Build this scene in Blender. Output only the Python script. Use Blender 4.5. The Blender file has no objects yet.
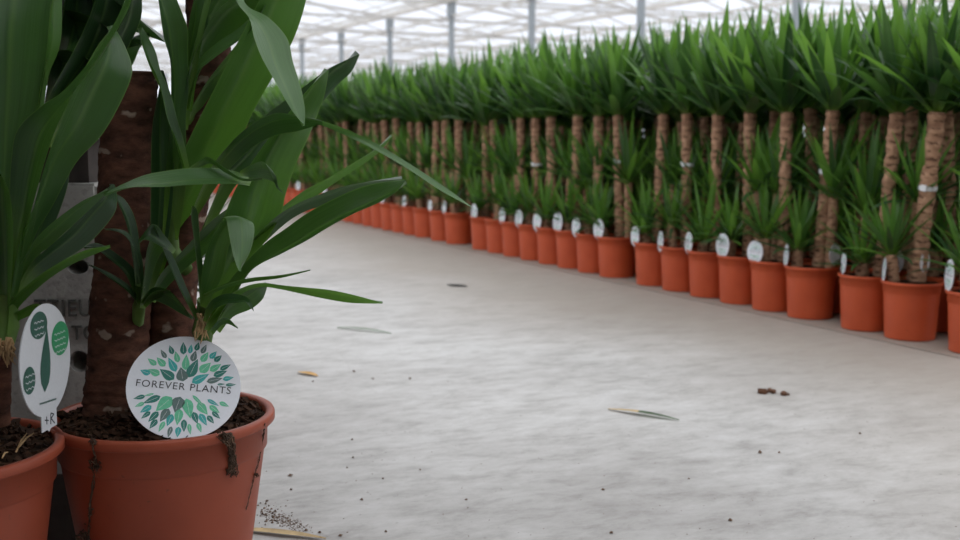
import bpy, bmesh, math, random
import numpy as np
from mathutils import Vector, Matrix, noise
random.seed(7)
PI = math.pi
SC = bpy.context.scene
COL = SC.collection

# ------------------------------------------------------------------ camera
F = 1120.0
VPX, VPY = -72.0, 132.0          # where the rows and gutters vanish
CAMH = 0.745
PITCH = math.atan((270 - VPY) / F)
YAW = math.radians(26.066)
CAM = Vector((0, 0, CAMH))
FW = Vector((math.sin(YAW) * math.cos(PITCH), math.cos(YAW) * math.cos(PITCH), -math.sin(PITCH)))
RT = Vector((math.cos(YAW), -math.sin(YAW), 0))
UP = RT.cross(FW)
cd = bpy.data.cameras.new('camera')
cam = bpy.data.objects.new('camera', cd)
COL.objects.link(cam)
cam.matrix_world = Matrix.Translation(CAM) @ Matrix((RT, UP, -FW)).transposed().to_4x4()
cd.sensor_width = 36.0
cd.lens = F / 960 * 36
cd.clip_start = 0.05
cd.clip_end = 400
cd.dof.use_dof = True
cd.dof.focus_distance = 1.68
cd.dof.aperture_fstop = 6.0
SC.camera = cam

# ------------------------------------------------------------------ light: an overcast sky through the glass roof
w = bpy.data.worlds.new('overcast_sky')
SC.world = w
w.use_nodes = True
nt = w.node_tree
nt.nodes.clear()
out = nt.nodes.new('ShaderNodeOutputWorld')
bg = nt.nodes.new('ShaderNodeBackground')
tc = nt.nodes.new('ShaderNodeTexCoord')
sx = nt.nodes.new('ShaderNodeSeparateXYZ')
rp = nt.nodes.new('ShaderNodeValToRGB')
nz = nt.nodes.new('ShaderNodeTexNoise')
nz.inputs['Scale'].default_value = 2.2
nz.inputs['Detail'].default_value = 3
mx = nt.nodes.new('ShaderNodeMath'); mx.operation = 'MULTIPLY_ADD'
mx.inputs[1].default_value = 0.12
rp.color_ramp.elements[0].position = 0.0
rp.color_ramp.elements[0].color = (0.98, 1.03, 1.13, 1)
rp.color_ramp.elements[1].position = 0.9
rp.color_ramp.elements[1].color = (1.70, 1.73, 1.80, 1)
e = rp.color_ramp.elements.new(0.3); e.color = (1.02, 1.06, 1.15, 1)
nt.links.new(tc.outputs['Generated'], sx.inputs[0])
nt.links.new(tc.outputs['Generated'], nz.inputs['Vector'])
nt.links.new(nz.outputs['Fac'], mx.inputs[0])
nt.links.new(sx.outputs['Z'], mx.inputs[2])
nt.links.new(mx.outputs[0], rp.inputs[0])
nt.links.new(rp.outputs[0], bg.inputs[0])
bg.inputs[1].default_value = 1.0
nt.links.new(bg.outputs[0], out.inputs[0])
SC.view_settings.view_transform = 'Standard'
SC.view_settings.look = 'None'
SC.view_settings.gamma = 1.0
SC.view_settings.use_curve_mapping = False
SC.view_settings.exposure = 0.1

# ------------------------------------------------------------------ materials
def mat(name):
    m = bpy.data.materials.new(name); m.use_nodes = True
    n = m.node_tree
    b = n.nodes['Principled BSDF']
    return m, n, b

def N(n, kind, **kw):
    x = n.nodes.new(kind)
    for k, v in kw.items():
        if k in x.inputs: x.inputs[k].default_value = v
        else: setattr(x, k, v)
    return x

def ramp(n, src, stops):
    r = n.nodes.new('ShaderNodeValToRGB')
    el = r.color_ramp.elements
    el[0].position, el[0].color = stops[0][0], (*stops[0][1], 1)
    el[1].position, el[1].color = stops[-1][0], (*stops[-1][1], 1)
    for p, c in stops[1:-1]:
        q = el.new(p); q.color = (*c, 1)
    n.links.new(src, r.inputs[0])
    return r

def plain(name, c, rough=0.6, metal=0.0, var=0.0, scale=20, bump=0.0, spec=0.5):
    m, n, b = mat(name)
    b.inputs['Roughness'].default_value = rough
    b.inputs['Metallic'].default_value = metal
    b.inputs['Specular IOR Level'].default_value = spec
    t = N(n, 'ShaderNodeTexCoord')
    z = N(n, 'ShaderNodeTexNoise', Scale=scale, Detail=5.0)
    n.links.new(t.outputs['Object'], z.inputs['Vector'])
    lo = tuple(x * (1 - var) for x in c); hi = tuple(min(1, x * (1 + var)) for x in c)
    r = ramp(n, z.outputs['Fac'], [(0.3, lo), (0.7, hi)])
    n.links.new(r.outputs[0], b.inputs['Base Color'])
    if bump:
        bp = N(n, 'ShaderNodeBump', Strength=bump, Distance=0.01)
        n.links.new(z.outputs['Fac'], bp.inputs['Height'])
        n.links.new(bp.outputs[0], b.inputs['Normal'])
    return m

def leaf_mat(name, dark, light, trans, base=(0.16, 0.30, 0.03), rough=0.34, tf=0.28, edge=(0.14, 0.25, 0.05), streak=17):
    """UV: u across 0..1, v along 0..1"""
    m, n, b = mat(name)
    uv = N(n, 'ShaderNodeUVMap')
    sp = N(n, 'ShaderNodeSeparateXYZ')
    n.links.new(uv.outputs[0], sp.inputs[0])
    mp = N(n, 'ShaderNodeMapping'); mp.inputs['Scale'].default_value = (streak, 2.5, 1)
    n.links.new(uv.outputs[0], mp.inputs[0])
    z = N(n, 'ShaderNodeTexNoise', Scale=1.0, Detail=3.0)
    n.links.new(mp.outputs[0], z.inputs['Vector'])
    z2 = N(n, 'ShaderNodeTexNoise', Scale=9.0, Detail=3.0)
    t = N(n, 'ShaderNodeTexCoord'); n.links.new(t.outputs['Object'], z2.inputs['Vector'])
    oi = N(n, 'ShaderNodeObjectInfo')
    a1 = N(n, 'ShaderNodeMath', operation='MULTIPLY_ADD'); a1.inputs[1].default_value = 0.62
    n.links.new(z.outputs['Fac'], a1.inputs[0])
    a0 = N(n, 'ShaderNodeMath', operation='MULTIPLY'); a0.inputs[1].default_value = 0.42
    n.links.new(z2.outputs['Fac'], a0.inputs[0])
    n.links.new(a0.outputs[0], a1.inputs[2])
    a2 = N(n, 'ShaderNodeMath', operation='MULTIPLY_ADD'); a2.inputs[1].default_value = 0.3
    n.links.new(oi.outputs['Random'], a2.inputs[0]); n.links.new(a1.outputs[0], a2.inputs[2])
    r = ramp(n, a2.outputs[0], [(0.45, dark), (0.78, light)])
    # pale margin and midrib
    au = N(n, 'ShaderNodeMath', operation='SUBTRACT'); au.inputs[1].default_value = 0.5
    n.links.new(sp.outputs['X'], au.inputs[0])
    ab = N(n, 'ShaderNodeMath', operation='ABSOLUTE'); n.links.new(au.outputs[0], ab.inputs[0])
    re = ramp(n, ab.outputs[0], [(0.0, (0.34,) * 3), (0.02, (0.2,) * 3), (0.06, (0, 0, 0)), (0.475, (0, 0, 0)), (0.5, (0.9,) * 3)])
    mxe = N(n, 'ShaderNodeMix', data_type='RGBA')
    n.links.new(re.outputs[0], mxe.inputs[0])
    n.links.new(r.outputs[0], mxe.inputs[6]); mxe.inputs[7].default_value = (*edge, 1)
    rv = ramp(n, sp.outputs['Y'], [(0.0, (0.9,) * 3), (0.07, (0.45,) * 3), (0.2, (0, 0, 0))])
    mxv = N(n, 'ShaderNodeMix', data_type='RGBA')
    n.links.new(rv.outputs[0], mxv.inputs[0])
    n.links.new(mxe.outputs[2], mxv.inputs[6]); mxv.inputs[7].default_value = (*base, 1)
    n.links.new(mxv.outputs[2], b.inputs['Base Color'])
    b.inputs['Roughness'].default_value = rough
    b.inputs['Specular IOR Level'].default_value = 0.5
    bp = N(n, 'ShaderNodeBump', Strength=0.35, Distance=0.002)
    n.links.new(z.outputs['Fac'], bp.inputs['Height'])
    n.links.new(bp.outputs[0], b.inputs['Normal'])
    tr = N(n, 'ShaderNodeBsdfTranslucent'); tr.inputs[0].default_value = (*trans, 1)
    ms = N(n, 'ShaderNodeMixShader'); ms.inputs[0].default_value = tf
    n.links.new(b.outputs[0], ms.inputs[1]); n.links.new(tr.outputs[0], ms.inputs[2])
    n.links.new(ms.outputs[0], n.nodes['Material Output'].inputs[0])
    return m

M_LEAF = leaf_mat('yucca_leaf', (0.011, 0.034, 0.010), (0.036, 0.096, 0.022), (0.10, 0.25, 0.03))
M_LEAF_LIT = leaf_mat('lit_yucca_leaf', (0.024, 0.074, 0.014), (0.058, 0.150, 0.028), (0.12, 0.28, 0.03), tf=0.4)  # lit copy of the leaf; the brightness is put into its colour
M_LEAF_DARK = leaf_mat('shaded_yucca_leaf', (0.008, 0.024, 0.009), (0.020, 0.058, 0.018), (0.05, 0.14, 0.02), tf=0.2)  # shaded copy of the leaf; the shade is put into its colour
M_LEAF_PALE = leaf_mat('leaf_underside_and_sheen', (0.045, 0.105, 0.035), (0.085, 0.175, 0.058), (0.10, 0.24, 0.04), tf=0.25)  # pale underside; on the drooping leaf its colour stands in for sky sheen
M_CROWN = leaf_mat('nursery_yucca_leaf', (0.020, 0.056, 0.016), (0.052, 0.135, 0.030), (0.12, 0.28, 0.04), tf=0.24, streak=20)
M_CROWN_YOUNG_LIT = leaf_mat('young_lit_nursery_leaf', (0.046, 0.128, 0.022), (0.105, 0.26, 0.040), (0.24, 0.48, 0.06), tf=0.32, streak=20)  # young leaf tone, with top light on the crowns put into the colour
M_CROWN_OLD_SHADED = leaf_mat('old_shaded_nursery_leaf', (0.010, 0.036, 0.012), (0.026, 0.078, 0.022), (0.05, 0.15, 0.02), tf=0.15, streak=20)  # old leaf tone, with shade low in the crowns put into the colour

def pot_material(name='terracotta_plastic', lo=(0.45, 0.070, 0.022), hi=(0.55, 0.094, 0.030)):
    m, n, b = mat(name)
    t = N(n, 'ShaderNodeTexCoord')
    z = N(n, 'ShaderNodeTexNoise', Scale=7.0, Detail=6.0)
    n.links.new(t.outputs['Object'], z.inputs['Vector'])
    r = ramp(n, z.outputs['Fac'], [(0.3, lo), (0.7, hi)])
    z2 = N(n, 'ShaderNodeTexNoise', Scale=120.0, Detail=2.0)
    n.links.new(t.outputs['Object'], z2.inputs['Vector'])
    r2 = ramp(n, z2.outputs['Fac'], [(0.69, (0, 0, 0)), (0.76, (0.5,) * 3)])
    mm = N(n, 'ShaderNodeMix', data_type='RGBA')
    n.links.new(r2.outputs[0], mm.inputs[0]); n.links.new(r.outputs[0], mm.inputs[6]); mm.inputs[7].default_value = (0.10, 0.04, 0.022, 1)
    n.links.new(mm.outputs[2], b.inputs['Base Color'])
    b.inputs['Roughness'].default_value = 0.48
    b.inputs['Specular IOR Level'].default_value = 0.35
    return m
M_POT = pot_material()
M_POT_SHADED = pot_material('shaded_terracotta_plastic', (0.27, 0.055, 0.026), (0.35, 0.075, 0.036))  # darker copy of the pot plastic; shade on the near pots painted in
M_SOIL = plain('potting_soil', (0.030, 0.017, 0.010), 0.95, var=0.7, scale=60, bump=0.6, spec=0.1)
M_BARK_CHIP = plain('bark_chip', (0.042, 0.021, 0.012), 0.9, var=0.8, scale=60, spec=0.15)

def bark(name, dark, mid, crack, band, thr, rough=0.9):
    m, n, b = mat(name)
    t = N(n, 'ShaderNodeTexCoord')
    mp = N(n, 'ShaderNodeMapping'); mp.inputs['Scale'].default_value = (26, 26, 55)
    n.links.new(t.outputs['Object'], mp.inputs[0])
    z = N(n, 'ShaderNodeTexNoise', Scale=1.0, Detail=6.0, Roughness=0.65)
    n.links.new(mp.outputs[0], z.inputs['Vector'])
    r = ramp(n, z.outputs['Fac'], [(0.3, dark), (0.7, mid)])
    wv = N(n, 'ShaderNodeTexWave', Scale=band, Distortion=3.5, Detail=3.0)
    wv.bands_direction = 'Z'; wv.inputs['Detail Scale'].default_value = 2.0
    n.links.new(t.outputs['Object'], wv.inputs['Vector'])
    z3 = N(n, 'ShaderNodeTexNoise', Scale=34.0, Detail=2.0)
    n.links.new(t.outputs['Object'], z3.inputs['Vector'])
    mu = N(n, 'ShaderNodeMath', operation='MULTIPLY')
    n.links.new(wv.outputs['Fac'], mu.inputs[0]); n.links.new(z3.outputs['Fac'], mu.inputs[1])
    r2 = ramp(n, mu.outputs[0], [(thr, (0, 0, 0)), (thr + 0.06, (0.9,) * 3)])
    mm = N(n, 'ShaderNodeMix', data_type='RGBA')
    n.links.new(r2.outputs[0], mm.inputs[0]); n.links.new(r.outputs[0], mm.inputs[6]); mm.inputs[7].default_value = (*crack, 1)
    n.links.new(mm.outputs[2], b.inputs['Base Color'])
    b.inputs['Roughness'].default_value = rough
    b.inputs['Specular IOR Level'].default_value = 0.2
    bp = N(n, 'ShaderNodeBump', Strength=0.7, Distance=0.004)
    n.links.new(z.outputs['Fac'], bp.inputs['Height']); n.links.new(bp.outputs[0], b.inputs['Normal'])
    return m
M_BARK = bark('dark_yucca_bark', (0.026, 0.012, 0.008), (0.15, 0.064, 0.040), (0.30, 0.23, 0.18), 5.5, 0.57)
M_CANE = bark('nursery_cane_bark', (0.20, 0.10, 0.06), (0.56, 0.335, 0.21), (0.11, 0.055, 0.032), 11.6, 0.46)
M_HUSK = plain('dry_leaf_husk', (0.42, 0.27, 0.13), 0.8, var=0.4, scale=40)
M_WHITE = plain('white_label_card', (0.80, 0.81, 0.86), 0.4, var=0.02)
M_CARD_SHADED = plain('shaded_white_card', (0.55, 0.56, 0.58), 0.4, var=0.03)  # white card, greyed by shade put into its colour
M_TEXT = plain('dark_print', (0.035, 0.035, 0.042), 0.6)
PRN = {'d': plain('print_deep_teal', (0.010, 0.19, 0.145), 0.5, var=.1), 'g': plain('print_mint_green', (0.12, 0.55, 0.31), 0.5, var=.1),
       'c': plain('print_turquoise', (0.03, 0.41, 0.39), 0.5, var=.1), 'k': plain('print_grey_green', (0.10, 0.17, 0.155), 0.5, var=.1),
       'b': plain('print_bright_green', (0.015, 0.23, 0.085), 0.5, var=.25, scale=90), 'f': plain('print_forest_green', (0.012, 0.075, 0.05), 0.5, var=.15)}
M_PRICE = plain('white_price_band', (0.72, 0.72, 0.74), 0.5)

def concrete(name, stops, s1, s2, bump, rough=0.75):
    m, n, b = mat(name)
    t = N(n, 'ShaderNodeTexCoord')
    z = N(n, 'ShaderNodeTexNoise', Scale=s1, Detail=8.0, Roughness=0.62)
    n.links.new(t.outputs['Object'], z.inputs['Vector'])
    r = ramp(n, z.outputs['Fac'], stops)
    z2 = N(n, 'ShaderNodeTexNoise', Scale=s2, Detail=4.0)
    n.links.new(t.outputs['Object'], z2.inputs['Vector'])
    r2 = ramp(n, z2.outputs['Fac'], [(0.33, (0.55,) * 3), (0.47, (1,) * 3)])
    mm = N(n, 'ShaderNodeMix', data_type='RGBA', blend_type='MULTIPLY'); mm.inputs[0].default_value = 0.6
    n.links.new(r.outputs[0], mm.inputs[6]); n.links.new(r2.outputs[0], mm.inputs[7])
    n.links.new(mm.outputs[2], b.inputs['Base Color'])
    b.inputs['Roughness'].default_value = rough
    bp = N(n, 'ShaderNodeBump', Strength=bump, Distance=0.004)
    n.links.new(z2.outputs['Fac'], bp.inputs['Height']); n.links.new(bp.outputs[0], b.inputs['Normal'])
    return m
M_BLOCK = concrete('rough_cast_concrete', [(0.3, (0.27, 0.26, 0.24)), (0.7, (0.46, 0.45, 0.42))], 9, 70, 0.6, 0.9)

def floor_material(name='worn_concrete_floor', tint=1.0):
    m, n, b = mat(name)
    t = N(n, 'ShaderNodeTexCoord')
    big = N(n, 'ShaderNodeTexNoise', Scale=0.9, Detail=7.0, Roughness=0.6)
    n.links.new(t.outputs['Object'], big.inputs['Vector'])
    r = ramp(n, big.outputs['Fac'], [(0.30, (0.335, 0.318, 0.30)), (0.5, (0.45, 0.434, 0.414)), (0.70, (0.545, 0.532, 0.512))])
    # trowel streaks
    mp = N(n, 'ShaderNodeMapping'); mp.inputs['Scale'].default_value = (3.0, 6.0, 1); mp.inputs['Rotation'].default_value = (0, 0, math.radians(26))
    n.links.new(t.outputs['Object'], mp.inputs[0])
    st = N(n, 'ShaderNodeTexNoise', Scale=2.2, Detail=11.0, Roughness=0.78, Distortion=0.2)
    n.links.new(mp.outputs[0], st.inputs['Vector'])
    r2 = ramp(n, st.outputs['Fac'], [(0.33, (0.62, 0.61, 0.60)), (0.5, (0.95, 0.95, 0.95)), (0.65, (1.14, 1.15, 1.17))])
    mm = N(n, 'ShaderNodeMix', data_type='RGBA', blend_type='MULTIPLY'); mm.inputs[0].default_value = 0.9
    n.links.new(r.outputs[0], mm.inputs[6]); n.links.new(r2.outputs[0], mm.inputs[7])
    # brownish soil film towards the planting beds and a stain
    sp = N(n, 'ShaderNodeSeparateXYZ'); n.links.new(t.outputs['Object'], sp.inputs[0])
    br = N(n, 'ShaderNodeTexNoise', Scale=0.55, Detail=3.0); n.links.new(t.outputs['Object'], br.inputs['Vector'])
    ad = N(n, 'ShaderNodeMath', operation='MULTIPLY_ADD'); ad.inputs[1].default_value = 0.55
    n.links.new(br.outputs['Fac'], ad.inputs[0])
    xr = N(n, 'ShaderNodeMapRange'); xr.inputs[1].default_value = 1.2; xr.inputs[2].default_value = 3.1; xr.inputs[3].default_value = 0; xr.inputs[4].default_value = 0.62
    n.links.new(sp.outputs['X'], xr.inputs[0]); n.links.new(xr.outputs[0], ad.inputs[2])
    r3 = ramp(n, ad.outputs[0], [(0.42, (0, 0, 0)), (0.75, (0.75,) * 3)] if tint == 1 else [(0.3, (.5,) * 3), (0.75, (.95,) * 3)])
    m3 = N(n, 'ShaderNodeMix', data_type='RGBA')
    n.links.new(r3.outputs[0], m3.inputs[0]); n.links.new(mm.outputs[2], m3.inputs[6]); m3.inputs[7].default_value = (0.33 * tint, 0.28 * tint, 0.235 * tint, 1)
    # fine dark pits
    pz = N(n, 'ShaderNodeTexNoise', Scale=55.0, Detail=2.0); n.links.new(t.outputs['Object'], pz.inputs['Vector'])
    rp_ = ramp(n, pz.outputs['Fac'], [(0.70, (0, 0, 0)), (0.76, (0.7,) * 3)])
    m4 = N(n, 'ShaderNodeMix', data_type='RGBA')
    n.links.new(rp_.outputs[0], m4.inputs[0]); n.links.new(m3.outputs[2], m4.inputs[6]); m4.inputs[7].default_value = (0.24, 0.22, 0.20, 1)
    # hairline cracks
    vw = N(n, 'ShaderNodeTexNoise', Scale=1.3, Detail=4.0); n.links.new(t.outputs['Object'], vw.inputs['Vector'])
    vm = N(n, 'ShaderNodeMix', data_type='VECTOR'); vm.inputs[0].default_value = 0.25
    n.links.new(t.outputs['Object'], vm.inputs[4]); n.links.new(vw.outputs['Color'], vm.inputs[5])
    vo = N(n, 'ShaderNodeTexVoronoi', Scale=0.75); vo.feature = 'DISTANCE_TO_EDGE'
    n.links.new(vm.outputs[1], vo.inputs['Vector'])
    rc = ramp(n, vo.outputs['Distance'], [(0.0, (0.28,) * 3), (0.004, (0, 0, 0))])
    m5 = N(n, 'ShaderNodeMix', data_type='RGBA')
    n.links.new(rc.outputs[0], m5.inputs[0]); n.links.new(m4.outputs[2], m5.inputs[6]); m5.inputs[7].default_value = (0.36, 0.34, 0.32, 1)
    n.links.new(m5.outputs[2], b.inputs['Base Color'])
    b.inputs['Roughness'].default_value = 0.62
    bp = N(n, 'ShaderNodeBump', Strength=0.15, Distance=0.004)
    n.links.new(st.outputs['Fac'], bp.inputs['Height']); n.links.new(bp.outputs[0], b.inputs['Normal'])
    return m
M_FLOOR = floor_material()
M_BED = floor_material('soiled_concrete_bed', 0.92)
M_GAP = plain('dirt_in_joint', (0.09, 0.075, 0.06), 0.95, var=.3)
M_STEEL = plain('galvanised_steel', (0.34, 0.38, 0.41), 0.5, 0.2, var=.1)
M_ALU = plain('weathered_white_aluminium', (0.74, 0.72, 0.68), 0.5, 0.0, var=.1, scale=3)
M_GIRDER = plain('galvanised_girder', (0.62, 0.61, 0.59), 0.5, 0.0, var=.12, scale=3)
M_TIMBER = plain('dark_timber', (0.045, 0.035, 0.03), 0.9, var=.4)

def glass_material():
    m, n, b = mat('greenhouse_glass')
    tr = N(n, 'ShaderNodeBsdfTransparent'); tr.inputs[0].default_value = (0.985, 0.988, 0.99, 1)
    gl = N(n, 'ShaderNodeBsdfGlossy'); gl.inputs['Roughness'].default_value = 0.08
    ms = N(n, 'ShaderNodeMixShader'); ms.inputs[0].default_value = 0.02
    n.links.new(tr.outputs[0], ms.inputs[1]); n.links.new(gl.outputs[0], ms.inputs[2])
    n.links.new(ms.outputs[0], n.nodes['Material Output'].inputs[0])
    return m
M_GLASS = glass_material()

# ------------------------------------------------------------------ helpers
def at(x, y, d):                     # a pixel and a distance along the lens axis -> a point of the place
    return CAM + (RT * ((x - 480) / F) - UP * ((y - 270) / F) + FW) * d

def ground(x, y, z=0.0):
    r = RT * ((x - 480) / F) - UP * ((y - 270) / F) + FW
    return CAM + r * ((z - CAMH) / r.z)

def on_x(x, y, X):
    r = RT * ((x - 480) / F) - UP * ((y - 270) / F) + FW
    return CAM + r * (X / r.x)

def px(P):
    d = Vector(P) - CAM; z = d.dot(FW)
    return 480 + F * d.dot(RT) / z

def thing(name, label, cat, loc, rotz=0, group=None):
    o = bpy.data.objects.new(name, None); COL.objects.link(o)
    o.empty_display_size = 0.05
    o.location = loc; o.rotation_euler = (0, 0, rotz)
    o['label'] = label; o['category'] = cat
    if group: o['group'] = group
    return o

def tag(o, label, cat, group=None, kind=None):
    if label: o['label'] = label
    if cat: o['category'] = cat
    if group: o['group'] = group
    if kind: o['kind'] = kind
    return o

def link(name, me, parent=None, kind=None):
    o = bpy.data.objects.new(name, me); COL.objects.link(o)
    if parent: o.parent = parent
    if kind: o['kind'] = kind
    return o

class MB:
    def __init__(s): s.v = []; s.f = []; s.uv = []; s.mi = []
    def add(s, vs, fs, uvs=None, mi=0):
        k = len(s.v); s.v += [tuple(p) for p in vs]
        for i, f in enumerate(fs):
            s.f.append([a + k for a in f]); s.mi.append(mi)
            s.uv.append([uvs[a] for a in f] if uvs else [(0, 0)] * len(f))
    def box(s, c, h, rot=None, mi=0):
        vs = []
        for x in (-1, 1):
            for y in (-1, 1):
                for z in (-1, 1):
                    p = Vector((x * h[0], y * h[1], z * h[2]))
                    if rot is not None: p = rot @ p
                    vs.append(p + Vector(c))
        s.add(vs, [(0, 1, 3, 2), (4, 6, 7, 5), (0, 4, 5, 1), (2, 3, 7, 6), (0, 2, 6, 4), (1, 5, 7, 3)], mi=mi)
    def bar(s, a, b, wx, wz, mi=0):
        a, b = Vector(a), Vector(b); d = b - a; L = d.length; d.normalize()
        up = Vector((0, 0, 1)) if abs(d.z) < 0.95 else Vector((1, 0, 0))
        x = d.cross(up).normalized(); z = x.cross(d)
        s.box((a + b) / 2, (wx / 2, L / 2, wz / 2), Matrix((x, d, z)).transposed(), mi)
    def tube(s, pts, rad, seg=8, mi=0):
        pts = [Vector(p) for p in pts]; n = len(pts); vs = []; fs = []
        for i, p in enumerate(pts):
            d = (pts[min(i + 1, n - 1)] - pts[max(i - 1, 0)]).normalized()
            up = Vector((0, 0, 1)) if abs(d.z) < 0.9 else Vector((1, 0, 0))
            x = d.cross(up).normalized(); y = d.cross(x)
            r = rad[i] if hasattr(rad, '__len__') else rad
            for k in range(seg):
                a = 2 * PI * k / seg; vs.append(p + (x * math.cos(a) + y * math.sin(a)) * r)
        for i in range(n - 1):
            for k in range(seg):
                fs.append((i * seg + k, i * seg + (k + 1) % seg, (i + 1) * seg + (k + 1) % seg, (i + 1) * seg + k))
        fs.append(tuple(range(seg))); fs.append(tuple((n - 1) * seg + k for k in reversed(range(seg))))
        s.add(vs, fs, mi=mi)
    def lathe(s, prof, seg=48, mi=0):
        vs = []; fs = []
        for r, z in prof:
            for k in range(seg):
                a = 2 * PI * k / seg; vs.append((r * math.cos(a), r * math.sin(a), z))
        n = len(prof)
        for i in range(n - 1):
            for k in range(seg):
                fs.append((i * seg + k, i * seg + (k + 1) % seg, (i + 1) * seg + (k + 1) % seg, (i + 1) * seg + k))
        s.add(vs, fs, mi=mi)
    def mesh(s, name, mats, smooth=False):
        me = bpy.data.meshes.new(name)
        me.from_pydata(s.v, [], s.f)
        for m in (mats if isinstance(mats, (list, tuple)) else [mats]): me.materials.append(m)
        me.polygons.foreach_set('material_index', s.mi)
        if smooth: me.polygons.foreach_set('use_smooth', [True] * len(s.f))
        uvl = me.uv_layers.new(name='UVMap')
        flat = [c for f in s.uv for q in f for c in q]
        uvl.data.foreach_set('uv', flat)
        me.update()
        return me

def crom(rows, per):
    """Catmull-Rom through rows (lists of numbers), per steps a span"""
    R = np.array(rows, float); n = len(R); o = []
    for i in range(n - 1):
        p0, p1, p2, p3 = R[max(i - 1, 0)], R[i], R[i + 1], R[min(i + 2, n - 1)]
        for k in range(per):
            t = k / per
            o.append(0.5 * (2 * p1 + (p2 - p0) * t + (2 * p0 - 5 * p1 + 4 * p2 - p3) * t * t + (3 * p1 - p0 - 3 * p2 + p3) * t ** 3))
    o.append(R[-1])
    return o

def big_leaf(parent, st, d, dd=0.0, fold=0.16, m=None, name='leaf', per=6, across=9, turned=None):
    """one long leaf; st = stations (two margins each, base to tip), d = distances, dd = how much farther the second margin lies"""
    m = m or M_LEAF
    n = len(st)
    ds = np.interp(np.linspace(0, 1, n), np.linspace(0, 1, len(d)), d)
    dds = np.interp(np.linspace(0, 1, n), np.linspace(0, 1, len(dd)), dd) if hasattr(dd, '__len__') else np.full(n, dd)
    rows = []
    for s, a, q in zip(st, ds, dds):
        if len(s) == 2: s = (s[0], s[1], s[0] + 0.6, s[1] + 0.6)
        rows.append([*at(s[0], s[1], a - q / 2), *at(s[2], s[3], a + q / 2)])
    rows = crom(rows, per)
    mb = MB(); vs = []; uvs = []; fs = []
    L = len(rows); org = parent.location
    for i, r in enumerate(rows):
        A, B = Vector(r[:3]), Vector(r[3:])
        mid = (A + B) / 2
        j = min(i, L - 2)
        tang = (Vector(rows[j + 1][:3]) + Vector(rows[j + 1][3:]) - Vector(rows[j][:3]) - Vector(rows[j][3:]))
        nn = tang.cross(B - A)
        nn = nn.normalized() if nn.length > 1e-9 else (mid - CAM).normalized()
        if nn.dot(mid - CAM) < 0: nn = -nn
        wd = (B - A).length
        for k in range(across):
            u = k / (across - 1)
            q = abs(2 * u - 1)
            vs.append(A.lerp(B, u) + nn * (wd * fold * 1.35 * (1 - q ** 1.3)) - org)
            uvs.append((u, i / (L - 1)))
    for i in range(L - 1):
        for k in range(across - 1):
            a = i * across + k
            fs.append((a, a + 1, a + across + 1, a + across))
    mb.add(vs, fs, uvs)
    if turned:
        for i in range(len(fs)): mb.mi[i] = 1 if i // (across - 1) / (L - 1) > turned else 0
    return link(name, mb.mesh(name, [m, M_LEAF_PALE], True), parent)

# ------------------------------------------------------------------ the setting: floor slabs
JX = 3.035
def slab(name, x0, x1, y0, y1, z0, z1, m):
    mb = MB(); mb.box(((x0 + x1) / 2, (y0 + y1) / 2, (z0 + z1) / 2), ((x1 - x0) / 2, (y1 - y0) / 2, (z1 - z0) / 2))
    return link(name, mb.mesh(name, m), None, 'structure')
slab('floor', -20, JX - 0.008, -10, 82, -0.12, 0, M_FLOOR)
slab('floor_bed', JX + 0.008, 48, -10, 82, -0.12, 0, M_BED)
slab('floor_joint', JX - 0.008, JX + 0.008, -10, 82, -0.12, -0.02, M_GAP)

# ------------------------------------------------------------------ glass roof
GZ, RZ = 4.5, 5.65
GX = [1.0 + 6.4 * k for k in range(-3, 8)]
YS = [20.4 + 4.85 * k for k in range(-6, 13)]
Y0, Y1 = YS[0], YS[-1]
for i, x in enumerate(GX):
    mb = MB(); mb.bar((x, Y0, GZ + 0.05), (x, Y1, GZ + 0.05), 0.16, 0.12)
    mb.bar((x, Y0, GZ - 0.42), (x, Y1, GZ - 0.42), 0.05, 0.05)
    link('ceiling_gutter', mb.mesh('ceiling_gutter', M_ALU), None, 'structure')
for i in range(len(GX) - 1):
    xa, xb = GX[i], GX[i + 1]; xm = (xa + xb) / 2
    mb = MB(); mb.bar((xm, Y0, RZ), (xm, Y1, RZ), 0.09, 0.10)
    link('ceiling_ridge', mb.mesh('ceiling_ridge', M_ALU), None, 'structure')
    mb = MB()
    y = Y0
    while y <= Y1 + 0.01:
        for xe in (xa, xb):
            mb.bar((xe, y, GZ + 0.12), (xm, y, RZ), 0.03, 0.03)
        y += 4.85
    link('ceiling_glazing_bars', mb.mesh('ceiling_glazing_bars', M_ALU), None, 'structure')
    mb = MB()
    for xe in (xa, xb):
        mb.add([(xe, Y0, GZ + 0.15), (xe, Y1, GZ + 0.15), (xm, Y1, RZ + 0.03), (xm, Y0, RZ + 0.03)], [(0, 1, 2, 3)])
    link('ceiling_glass', mb.mesh('ceiling_glass', M_GLASS), None, 'structure')
for y in YS[3:]:
    mb = MB()
    mb.bar((GX[0], y, GZ - 0.05), (GX[-1], y, GZ - 0.05), 0.07, 0.07)
    mb.bar((GX[0], y, GZ - 0.55), (GX[-1], y, GZ - 0.55), 0.05, 0.05)
    x = GX[0]; k = 0
    while x < GX[-1] - 0.1:
        a, b = (GZ - 0.55, GZ - 0.05) if k % 2 == 0 else (GZ - 0.05, GZ - 0.55)
        mb.bar((x, y, a), (x + 1.6, y, b), 0.035, 0.035); x += 1.6; k += 1
    link('ceiling_girder', mb.mesh('ceiling_girder', M_GIRDER), None, 'structure')
for j in range(3, len(YS) - 1):
    mb = MB()
    for i in range(len(GX) - 1):
        mb.bar((GX[i], YS[j], GZ - 0.02), (GX[i + 1], YS[j + 1], GZ - 0.02), 0.08, 0.08)
    link('ceiling_brace', mb.mesh('ceiling_brace', M_GIRDER), None, 'structure')
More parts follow.
